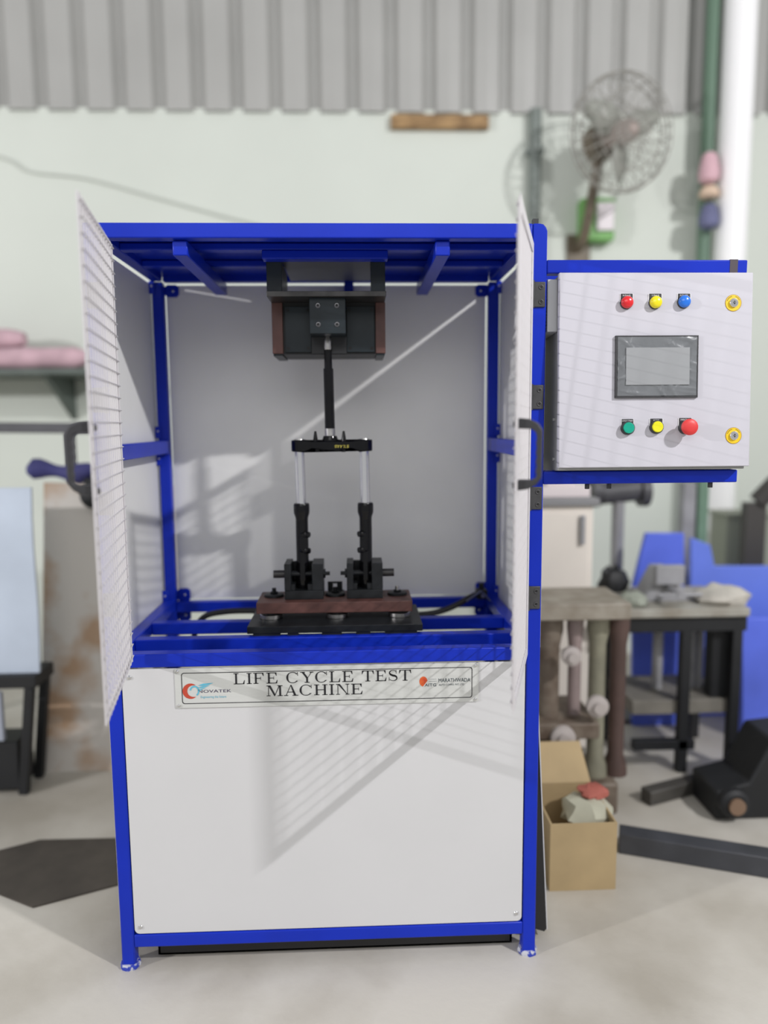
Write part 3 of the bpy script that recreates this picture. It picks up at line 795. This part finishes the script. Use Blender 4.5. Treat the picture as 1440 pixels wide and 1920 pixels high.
# pale blue sheet on black stand at far left
y2 = yb-.16
x0, x1 = at(-170, 1100, y2).x, at(63, 1100, y2).x
z1_, z0_ = at(40, 918, y2).z, at(40, 1262, y2).z
m = MB(); vs = []
for i in range(7):
    for jj in range(2):
        vs.append((x0 if jj == 0 else x1-.004*i, y2+.09*i/6+.01*math.sin(i), z0_+(z1_-z0_)*i/6))
vs2 = [(a_, b_+.015, c2) for a_, b_, c2 in vs]; k = len(vs)
fs = [(2*i, 2*i+1, 2*i+3, 2*i+2) for i in range(6)] + [(k+2*i, k+2*i+2, k+2*i+3, k+2*i+1) for i in range(6)] + [(2*i, 2*i+2, k+2*i+2, k+2*i) for i in range(6)] + [(2*i+1, k+2*i+1, k+2*i+3, 2*i+3) for i in range(6)] + [(0, k, k+1, 1), (12, 13, k+13, k+12)]
m.add(vs+vs2, fs)
tag(m.build('metal_sheet', PALEB), 'pale blue glossy metal sheet propped on the black stand', 'sheet')
sd = thing('black_stand', ((x0+x1)/2, y2, 0), 'black steel stand holding pale blue sheet at the far left', 'stand')
MB().box(x0, x1+.0, y2-.04, y2+.14, z0_-.05, z0_).build('shelf_plate', BLK, sd, bevel=.004)
for xx, dx in ((x1-.03, -.05), (x0+.03, 0)):
    MB().bar((xx+dx, y2-.02, .0), (xx, y2-.02, z0_-.05), .035).build('leg', BLK, sd, bevel=.003)
    MB().bar((xx+dx, y2+.12, .0), (xx, y2+.12, z0_-.05), .035).build('leg', BLK, sd, bevel=.003)
MB().box(x0, x1-.09, y2-.03, y2+.11, .02, .22).build('lower_box', BLK, sd, bevel=.006)
m = MB().box(x0+.02, x1-.13, y2-.055, y2-.033, .235, z0_-.06)
tag(m.build('grey_panel', mat('pale_grey_panel', (.36, .39, .46), .4)), 'pale grey panel standing below the blue sheet on black stand', 'panel')
# thin dark patch on the floor at left
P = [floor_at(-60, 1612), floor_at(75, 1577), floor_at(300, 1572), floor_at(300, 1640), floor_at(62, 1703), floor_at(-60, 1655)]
PATCHM = mat('dark_patch', (.075, .064, .052), .8, noise=.35, nscale=7)
tag(MB().prism([(p_.x, p_.y) for p_ in P], lambda a_, b_, d: Vector((a_, b_, d)), 0.0, .006).build('floor_patch', PATCHM), 'flat dark patch on the concrete floor left of machine', 'mat')
# thin conduit cable on the wall
cb = [at(-40, 283, WY-.012), at(20, 300, WY-.012), at(60, 322, WY-.012), at(165, 335, WY-.012), at(300, 372, WY-.012), at(420, 405, WY-.012), at(560, 440, WY-.012)]
tag(MB().tube(smooth(cb), .006, 8).build('cable', mat('pale_cable', (.55, .58, .53), .6)), 'pale cable sagging along the green wall above the machine', 'cable')

# ------------------------------------------------------------------ on the wall
WOOD = mat('brown_wood', (.40, .25, .11), .6, nscale=4, col2=(.20, .115, .045), stretch=(3, 1, 8))
a, b = at(733, 215, WY-.03), at(916, 242, WY-.03)
tag(MB().box(a.x, b.x, WY-.045, WY, b.z, a.z).build('wood_plank', WOOD, bevel=.004), 'short brown wooden plank fixed on the green wall below the cladding', 'plank')
STR = mat('grey_green_steel', (.20, .23, .21), .5, noise=.2)
a = at(1005, 205, WY-.05)
pp_ = thing('wall_conduit', (a.x, WY-.05, .9), 'dark grey vertical conduit pipe on the wall behind the blue corner post', 'pipe')
MB().cyl((a.x, WY-.045, .9), (a.x, WY-.045, a.z), .036, 14).build('pipe', STR, pp_)
for z in (1.4, 2.2, 3.0): MB().box(a.x-.05, a.x+.05, WY-.06, WY, z, z+.03).build('pipe_clip', STR, pp_)
# wall fan
fc = at(1166, 250, WY-.42); FR = (at(1250, 250, WY-.42).x-fc.x)*1.22
fan = thing('wall_fan', (fc.x, WY, fc.z-.3), 'grey wire guarded wall fan with brown motor hanging on the green wall', 'fan')
FANM = mat('fan_brown', (.17, .135, .09), .5, noise=.3); FANW = mat('fan_wire', (.30, .29, .26), .45)
FANB = mat('fan_blade_grey', (.34, .35, .31), .45)
ax = Vector((.30, -1, -.10)).normalized()
e1 = ax.cross(Vector((0, 0, 1))).normalized(); e2 = e1.cross(ax)
def ring_pts(c, r, off, n=40): return [c+ax*off+r*(math.cos(2*PI*i/n)*e1+math.sin(2*PI*i/n)*e2) for i in range(n)]
g = MB()
for r, off in ((FR, 0), (FR*.97, .05), (FR*.97, -.05), (FR*.66, .085), (FR*.66, -.085), (FR*.33, .10), (FR*.33, -.10)): g.tube(ring_pts(fc, r, off), .0055 if r > FR*.98 else .0035, 6, True)
for i in range(28):
    d = math.cos(2*PI*i/28)*e1+math.sin(2*PI*i/28)*e2
    g.tube([fc+d*FR*t+ax*o_ for t, o_ in ((.12, .105), (.4, .10), (.7, .08), (.95, .05), (1, 0), (.95, -.05), (.7, -.08), (.4, -.10), (.12, -.105))], .0026, 5)
go = g.build('guard', FANW, fan); go['kind'] = 'stuff'
for i in range(3):
    bl_ = MB(); vs = []
    for k in range(9):
        r = FR*(.16+.70*k/8); wd = FR*.30*math.sin(PI*(.18+.74*k/8))
        for s_ in (-1, 1):
            a_ = 2*PI*i/3+.5+s_*wd/r*.8
            vs.append(fc+r*(math.cos(a_)*e1+math.sin(a_)*e2)+ax*(.025*s_))
    bl_.add(vs, [(2*k, 2*k+1, 2*k+3, 2*k+2) for k in range(8)])
    o = bl_.build('blade', FANB, fan); sdm = o.modifiers.new('s', 'SOLIDIFY'); sdm.thickness = .004
MB().lathe(fc-ax*.26, ax, [(.05, 0), (.095, .02), (.10, .08), (.10, .14), (.075, .17), (.05, .175)], 22).build('motor', FANM, fan)
MB().lathe(fc-ax*.09, ax, [(.06, 0), (.065, .10), (.06, .16), (.02, .20)], 20).build('hub', mat('hub_grey', (.36, .30, .27), .4), fan)
arm0 = fc-ax*.2+Vector((0, 0, -.06))
MB().tube(smooth([arm0, arm0+Vector((-.02, .05, -.22)), Vector((fc.x-.1, WY-.12, fc.z-.46)), Vector((fc.x-.1, WY-.01, fc.z-.5))]), .028, 10).build('bracket_arm', FANM, fan)
MB().box(fc.x-.17, fc.x-.03, WY-.02, WY, fc.z-.60, fc.z-.42).build('wall_plate', FANM, fan, bevel=.004)
a, b = at(1090, 372, WY-.08), at(1150, 452, WY-.08)
bt = thing('switch_box', ((a.x+b.x)/2, WY, b.z), 'green wall box with a white front cover below the fan', 'box')
GREENM = mat('green_paint', (.16, .40, .10), .5)
MB().box(a.x, b.x, WY-.10, WY, b.z, a.z).build('box_body', GREENM, bt, bevel=.01)
MB().box(a.x+(b.x-a.x)*.42, b.x-.01, WY-.125, WY-.10, b.z+.05, a.z-.03).build('front_cover', mat('pale_pink_white', (.75, .70, .72), .5), bt, bevel=.008)
# bright white column
a, b = at(1349, 300, WY-.2), at(1405, 300, WY-.2)
r_ = (b.x-a.x)/2
wp = thing('white_column', ((a.x+b.x)/2, WY-.2, 0), 'round bright white column standing before the wall at the right', 'column')
WCOL = mat('bright_white', (.92, .92, .92), .4)
MB().cyl(((a.x+b.x)/2, WY-.2, .01), ((a.x+b.x)/2, WY-.2, 4.6), r_, 32).build('shaft', WCOL, wp)
MB().box(a.x-.01, b.x+.04, WY-.2-r_-.04, WY-.2+r_+.02, 0, .02).build('base_plate', WCOL, wp)
xg = at(1326, 300, WY-.12).x
dp = thing('green_pipe', (xg, WY-.12, 0), 'thin dark green vertical pipe left of the white column', 'pipe')
MB().cyl((xg, WY-.12, 0), (xg, WY-.12, 4.6), .04, 14).build('pipe', mat('pipe_green', (.12, .20, .14), .5), dp)
for zz in (1.2, 2.3): MB().box(xg-.05, xg+.05, WY-.13, WY, zz, zz+.03).build('pipe_clip', STR, dp)
for (ya, yb_, c, lb) in ((290, 348, (.70, .45, .50), 'pink cloth pouch hanging on the green pipe, topmost of three'), (352, 376, (.74, .56, .42), 'small peach cloth pouch hanging between pink and navy ones'), (385, 432, (.16, .17, .30), 'navy cloth pouch hanging lowest on the green pipe')):
    a, b = at(1307, ya, WY-.19), at(1342, yb_, WY-.19)
    m = MB(); w2, h2 = (b.x-a.x)/2, (a.z-b.z)/2; c_ = (a+b)/2
    m.rings([(c_.x, WY-.222, c_.z+h2*t) for t in (-1, -.8, -.3, .3, .8, 1)], [w2*s_ for s_ in (.5, .9, 1, .85, .7, .35)], (0, 0, 1), 14)
    tag(m.build('cloth_pouch', mat('pouch_cloth', c, .8, noise=.2)), lb, 'pouch', 'pouches on the green pipe')

# ------------------------------------------------------------------ workshop behind: right side
BEIGE = mat('beige_paint', (.84, .78, .71), .55, noise=.08, nscale=3)
TARP = mat('blue_plastic', (.11, .175, .82), .4, noise=.25, nscale=3)
TARPL = mat('light_blue_plastic', (.16, .25, .86), .4, noise=.15, nscale=3)
CARD = mat('cardboard', (.45, .335, .18), .75, noise=.15, nscale=6)
GALV = mat('galvanised_grey', (.38, .38, .40), .4, metal=.2, noise=.25, nscale=10)
CLUT = mat('rusty_brown_iron', (.19, .155, .12), .6, nscale=14, col2=(.10, .07, .05))
DUSTY = mat('dusty_table_top', (.40, .39, .345), .65, nscale=10, col2=(.27, .245, .20))
# beige locker cabinet just behind the machine
by = 1.15
x0, x1 = at(985, 1000, by).x, at(1112, 1000, by).x
zt, zb_ = at(1050, 935, by).z, 0
bc = thing('steel_locker', ((x0+x1)/2, by+.2, 0), 'beige steel locker with a grey top standing behind the machine at right', 'locker')
MB().box(x0, x1, by, by+.4, .06, zt-.03).build('body', BEIGE, bc, bevel=.005)
MB().box(x0-.01, x1+.02, by-.02, by+.42, zt-.03, zt).build('top_board', mat('locker_top_grey', (.25, .25, .26), .5), bc, bevel=.004)
MB().box(x0+.02, x1-.02, by-.008, by, .5, zt-.06).build('door', BEIGE, bc, bevel=.003)
MB().box(x1-.06, x1-.04, by-.025, by-.008, .95, 1.07).build('handle', GALV, bc, bevel=.003)
for xx in (x0+.03, x1-.03):
    MB().box(xx-.02, xx+.02, by+.02, by+.38, 0, .06).build('foot', BLK, bc)
m = MB(); c0, c1 = at(1010, 925, by+.1), at(1100, 925, by+.1)
m.box(c0.x, c1.x, by+.05, by+.3, zt, zt+.045); m.box(c0.x+.03, c1.x-.06, by+.08, by+.25, zt+.045, zt+.06)
tag(m.build('paper_stack', mat('pinkish_paper', (.80, .72, .72), .7), bevel=.003), 'pinkish white paper stack on top of the beige locker', 'paper')
# dark machine head: bench grinder on a pedestal
gy = 1.68
c0 = at(1160, 925, gy)
gr = thing('bench_grinder', (c0.x, gy, 0), 'dark grey bench grinder on a slim pedestal right of the locker', 'grinder')
MB().cyl((c0.x-.09, gy, c0.z), (c0.x+.12, gy, c0.z+.02), .055, 20).build('motor', DKGREY, gr)
for s_ in (-1, 1):
    MB().cyl((c0.x+s_*.12-.02, gy, c0.z+.01), (c0.x+s_*.12+.02, gy, c0.z+.01), .075, 22).build('wheel_guard', DKGREY, gr)
MB().cyl((c0.x, gy, .02), (c0.x, gy, c0.z-.04), .03, 14).build('pedestal', GALV, gr)
MB().box(c0.x-.15, c0.x+.15, gy-.15, gy+.15, 0, .02).build('foot_plate', DKGREY, gr)
# work bench
wy0, wy1 = 1.0, 1.42
bx0, bx1 = at(1155, 1140, wy0).x, at(1408, 1140, wy0).x
bz = at(1250, 1143, wy0).z
wb = thing('work_bench', ((bx0+bx1)/2, (wy0+wy1)/2, 0), 'black legged workbench with dusty top and lower shelf at right', 'bench')
MB().box(bx0, bx1, wy0, wy1, bz-.035, bz).build('bench_top', DUSTY, wb, bevel=.004)
MB().box(bx0+.02, bx1, wy0+.02, wy1-.02, bz-.10, bz-.035).build('apron', BLK, wb, bevel=.003)
sx_ = at(1285, 1400, wy0).x
for xx, yy in ((sx_, wy0+.04), (at(1384, 1300, wy0).x, wy0+.04), (bx0+.1, wy1-.05), (bx1-.04, wy1-.05)):
    MB().box(xx-.02, xx+.02, yy-.02, yy+.02, 0, bz-.1).build('leg', BLK, wb, bevel=.002)
za = at(1250, 1322, wy0).z
MB().box(bx0+.1, bx1-.03, wy0+.05, wy1-.06, za-.06, za).build('lower_shelf', mat('shelf_olive_grey', (.22, .205, .175), .6, noise=.3), wb, bevel=.003)
MB().box(at(1350, 1250, wy0).x, at(1394, 1250, wy0).x, wy0+.07, wy0+.13, za, bz-.10).build('side_panel', BLK, wb, bevel=.003)
MB().box(bx0+.1, sx_+.05, wy0+.02, wy0+.06, .10, .14).build('foot_rail', BLK, wb, bevel=.002)
# grey tubes standing on the lower shelf
for px, w_, lb in ((1234, 20, 'grey steel tube standing on bench shelf, leftmost of four'), (1296, 17, 'grey steel tube on bench shelf, second from the left'), (1313, 14, 'thin grey steel tube on bench shelf, third from the left'), (1334, 24, 'widest grey steel tube on bench shelf, beside the black panel')):
    c_ = at(px, 1200, wy0+.2); r_ = w_/2/FPX*(wy0+.2-CY)
    m = MB(); m.lathe((c_.x, c_.y, za), (0, 0, 1), [(r_, 0), (r_, bz-.12-za), (r_*.75, bz-.12-za), (r_*.75, bz-.16-za)], 20)
    tag(m.build('steel_tube', GALV), lb, 'tube', 'grey tubes on the bench shelf')
# items on the bench
def lump(name, mt, px, py, Y, w, d, h, label, cat, z=None, seedv=0, group=None):
    random.seed(seedv)
    c_ = at(px, py, Y); z = bz if z is None else z
    m = MB(); n_ = 12; cs = []; rr = []
    for k, (t, s_) in enumerate(((0, .9), (.25, 1), (.55, .92), (.8, .7), (1, .35))):
        cs.append((t, s_))
    vs = []
    for t, s_ in cs:
        for i in range(n_):
            a_ = 2*PI*i/n_; q_ = s_*random.uniform(.72, 1.08)
            vs.append((c_.x+w/2*q_*math.cos(a_), Y+d/2*q_*math.sin(a_), z+h*t*(1 if t == 0 else random.uniform(.8, 1.15))))
    fs = [tuple(reversed(range(n_))), tuple(range(4*n_, 5*n_))]
    for k in range(4):
        for i in range(n_):
            j = (i+1) % n_; fs.append((k*n_+i, k*n_+j, (k+1)*n_+j, (k+1)*n_+i))
    m.add(vs, fs); o = m.build(name, mt)
    return tag(o, label, cat, group)
vy = wy0+.18
c_ = at(1240, 1090, vy)
vs_ = thing('bench_vise', (c_.x, vy, bz), 'pale grey bench vise clamped on the dusty bench top', 'vise')
VG = mat('vise_grey', (.38, .38, .40), .5, noise=.2)
MB().prism([(-.10, 0), (.10, 0), (.075, .05), (.03, .14), (-.03, .14), (-.075, .05)], lambda a_, b_, d: Vector((c_.x+a_, d, bz+b_)), vy-.05, vy+.07).build('vise_body', VG, vs_, bevel=.006)
MB().box(c_.x-.06, c_.x+.06, vy-.09, vy-.055, bz+.08, bz+.16).build('jaw', VG, vs_, bevel=.004)
MB().cyl((c_.x, vy-.19, bz+.06), (c_.x, vy-.05, bz+.06), .014, 12).build('screw_spindle', GALV, vs_)
MB().cyl((c_.x-.09, vy-.18, bz+.06), (c_.x+.09, vy-.18, bz+.06), .007, 10).build('tommy_bar', GALV, vs_)
lump('metal_scrap', mat('pale_scrap', (.56, .53, .47), .6, noise=.3, nscale=14), 1350, 1130, wy0+.12, .26, .2, .07, 'pale metal scrap heap at right end of the bench top', 'scrap', seedv=3)
lump('cloth_rag', mat('green_grey_rag', (.40, .43, .36), .8, noise=.3, nscale=14), 1185, 1135, wy0+.1, .13, .16, .05, 'greenish grey rag crumpled on the left end of bench top', 'rag', seedv=4)
lump('dark_casting', BLK, 1150, 1105, wy0+.36, .15, .12, .10, 'small black casting on the bench beside grey green rag', 'casting', seedv=5)
# grey and green posts behind the bench
for px, w_, mt, lb in ((1291, 24, GALV, 'square grey steel post rising behind the bench vise'), (1317, 20, mat('post_green', (.16, .27, .19), .5, noise=.2), 'square dark green post standing beside the grey steel post')):
    c_ = at(px, 1000, 1.75); h_ = w_/2/FPX*(1.75-CY)
    m = MB(); m.box(c_.x-h_, c_.x+h_, 1.75, 1.75+2*h_, .012, at(px, 905 if px < 1300 else 880, 1.75).z).box(c_.x-h_*1.1, c_.x+h_*1.1, 1.75-h_, 1.75+3*h_, 0, .012)
    tag(m.build('steel_post', mt, bevel=.003), lb, 'post')
# blue plastic sheets / crates behind the bench
def slab(pts, Y, th, mt, label, cat, name, lean=0):
    P = [at(px, py, Y) for px, py in pts]; zmin = min(p_.z for p_ in P)
    m = MB(); m.prism([(p_.x, p_.z) for p_ in P], lambda a_, b_, d: Vector((a_, Y+d+lean*(b_-zmin), b_)), 0, th)
    return tag(m.build(name, mt, bevel=.004), label, cat)
ly = 1.5
def to_floor(px, Y):
    p_ = at(px, 1400, Y); lo, hi = 800, 2600
    for _ in range(40):
        mid = (lo+hi)/2
        if at(px, mid, Y).z > .0: lo = mid
        else: hi = mid
    return lo
slab([(1187, to_floor(1187, ly)), (1283, to_floor(1283, ly)), (1283, 1000), (1212, 1000), (1187, 1100)], ly, .03, TARP, 'tall blue plastic panel with slanted corner standing behind the bench vise', 'panel', 'blue_panel')
slab([(1296, to_floor(1296, ly+.1)), (1700, to_floor(1700, ly+.1)), (1700, 1062), (1340, 1062), (1332, 1022), (1296, 1008)], ly+.1, .03, TARPL, 'wide light blue plastic panel standing behind the bench at right', 'panel', 'blue_panel')
slab([(1392, to_floor(1392, 1.3)), (1600, to_floor(1600, 1.3)), (1600, 1160), (1392, 1160)], 1.3, .05, TARP, 'deep blue plastic panel at right edge beside the black bench leg', 'panel', 'blue_panel')
# dark handle tool and grey green box by the right edge wall
c_ = at(1418, 950, 1.9)
m = MB(); m.box(c_.x-.05, c_.x+.06, 1.9, 1.96, .0, c_.z+.02).cyl((c_.x+.02, 1.93, c_.z+.02), (c_.x+.16, 1.88, c_.z+.20), .05, 12)
tag(m.build('dark_column_drill', mat('drill_dark', (.06, .055, .05), .5), bevel=.004), 'tall dark drill column by the wall at the right edge', 'drill')
a, b = at(1365, 970, 2.07), at(1500, 1060, 2.07)
m = MB(); m.box(a.x, b.x, 2.08, 2.27, 0, a.z).box(a.x-.01, b.x+.01, 2.06, 2.28, a.z, a.z+.02)
tag(m.build('olive_cupboard', mat('olive_grey', (.34, .36, .29), .6), bevel=.004), 'low olive grey cupboard against the wall behind the blue panels', 'cupboard')
# cast iron machine bed with parts, under and left of the bench
my = .64
c_ = at(1100, 1300, my)
mb_ = thing('cast_iron_machine', (c_.x, my+.2, 0), 'rusty brown cast iron machine with vertical columns behind the blue post', 'machine')
mx0, mx1 = at(1005, 1300, my).x, at(1190, 1300, my).x
zt = at(1080, 1140, my).z
MB().box(mx0, mx1, my+.05, my+.33, zt-.06, zt).build('table', mat('dusty_iron', (.32, .29, .24), .6, nscale=10, col2=(.2, .17, .13)), mb_, bevel=.006)
for px, w_, mt in ((1035, 44, CLUT), (1085, 26, mat('pinkish_iron', (.30, .235, .225), .55, noise=.3)), (1128, 34, mat('grey_olive_iron', (.27, .26, .19), .6, noise=.3)), (1168, 32, mat('dark_maroon_iron', (.10, .06, .05), .6, noise=.3))):
    q_ = at(px, 1300, my+.1); h_ = w_/2/FPX*(my+.1-CY)
    MB().lathe((q_.x, my+.16, .12), (0, 0, 1), [(h_*1.5, 0), (h_*1.4, .04), (h_, .08), (h_, zt-.30), (h_*1.3, zt-.24), (h_*1.3, zt-.18)], 16).build('column', mt, mb_)
MB().box(mx0+.01, mx1-.02, my+.07, my+.33, .0, .12).build('bed', CLUT, mb_, bevel=.01)
MB().box(mx0, mx1-.1, my+.06, my+.35, .30, .36).build('cross_slide', CLUT, mb_, bevel=.006)
for px, py, r_ in ((1076, 1235, .035), (1125, 1330, .04), (1060, 1390, .045)):
    q_ = at(px, py, my+.02)
    MB().lathe((q_.x, my+.06, q_.z), (0, -1, 0), [(r_, 0), (r_, .02), (r_*.5, .025), (r_*.5, .04)], 18).build('hand_wheel', mat('pale_iron', (.42, .38, .36), .5) if r_ == .035 else bpy.data.materials['pale_iron'], mb_)
# cardboard carton with scraps
f0, f1 = floor_at(1012, 1672), floor_at(1152, 1664)
cy0 = f0.y; cw = .36; ch = at(1080, 1545, cy0).z
ct = thing('cardboard_carton', ((f0.x+f1.x)/2, cy0+.15, 0), 'open tan cardboard carton on the floor beside the blue corner post', 'carton')
tk = .006
x0, x1, y0, y1 = f0.x+.03, f1.x, cy0, cy0+.27
x0 = max(x0, W+.06)
for nm, bb in (('front_wall', (x0, x1, y0, y0+tk, 0, ch)), ('rear_wall', (x0, x1, y1-tk, y1, 0, ch)), ('side_wall', (x0, x0+tk, y0+tk, y1-tk, 0, ch)), ('side_wall', (x1-tk, x1, y0+tk, y1-tk, 0, ch)), ('bottom', (x0+tk, x1-tk, y0+tk, y1-tk, 0, tk))):
    MB().box(*bb).build(nm, CARD, ct)
MB().add([(x0, y1, ch), (x1, y1, ch), (x1-.01, y1+.10, ch+.10), (x0+.01, y1+.10, ch+.10), (x0, y1-tk, ch), (x1, y1-tk, ch), (x1-.01, y1+.094, ch+.104), (x0+.01, y1+.094, ch+.104)], [(0,1,2,3),(4,7,6,5),(0,4,5,1),(1,5,6,2),(2,6,7,3),(3,7,4,0)]).build('flap', CARD, ct)
lump('packing_paper', mat('pale_green_paper', (.50, .49, .38), .8, noise=.2, nscale=10), 1100, 1510, y0+.13, (x1-x0)*.88, .22, .065, 'crumpled pale packing paper heaped in the cardboard carton', 'paper', z=ch-.05, seedv=9)
lump('red_cloth', mat('red_cloth', (.42, .12, .09), .8, noise=.2, nscale=10), 1112, 1486, y0+.16, .11, .10, .03, 'small red rag lying on packing paper in the carton', 'rag', z=ch+.013, seedv=12)
# dark steel beam on the floor
b0 = floor_at(1160, 1590); b1 = floor_at(1520, 1650)
tag(MB().bar((b0.x, b0.y, .035), (b1.x, b1.y, .035), .07, .07).build('steel_beam', mat('dark_blue_grey_beam', (.055, .058, .068), .5, noise=.3), bevel=.004), 'long dark steel beam lying on the floor at right', 'beam')
b0 = floor_at(1210, 1507); b1 = floor_at(1312, 1480)
tag(MB().bar((b0.x, b0.y, .03), (b1.x, b1.y, .03), .055, .055).build('steel_channel', mat('dark_grey_channel', (.075, .07, .062), .5, noise=.3), bevel=.004), 'short dark steel channel lying on the floor under the bench', 'channel')
# black cast base at right edge
q_ = floor_at(1402, 1548)
bb = thing('black_pump', (q_.x+.1, q_.y+.15, 0), 'black pump with a round brown hub on the floor at right edge', 'pump')
MB().prism([(-.10, 0), (.4, 0), (.4, .33), (.10, .30), (.02, .14), (-.10, .11)], lambda a_, b_, d: Vector((q_.x+a_, d, b_)), q_.y+.04, q_.y+.24).build('pump_body', BLK, bb, bevel=.01)
MB().lathe((q_.x-.045, q_.y+.04, .075), (0, -1, 0), [(.055, 0), (.055, .03), (.04, .04)], 20).build('flange', BLK, bb)
MB().cyl((q_.x-.045, q_.y+.003, .075), (q_.x-.045, q_.y-.012, .075), .03, 16).build('hub', mat('brown_hub', (.22, .14, .09), .5), bb)

# the cabinet hangs slightly tilted on its arms
cab.rotation_euler.x = -.055
cab.location.y -= .016; cab.location.z -= .003
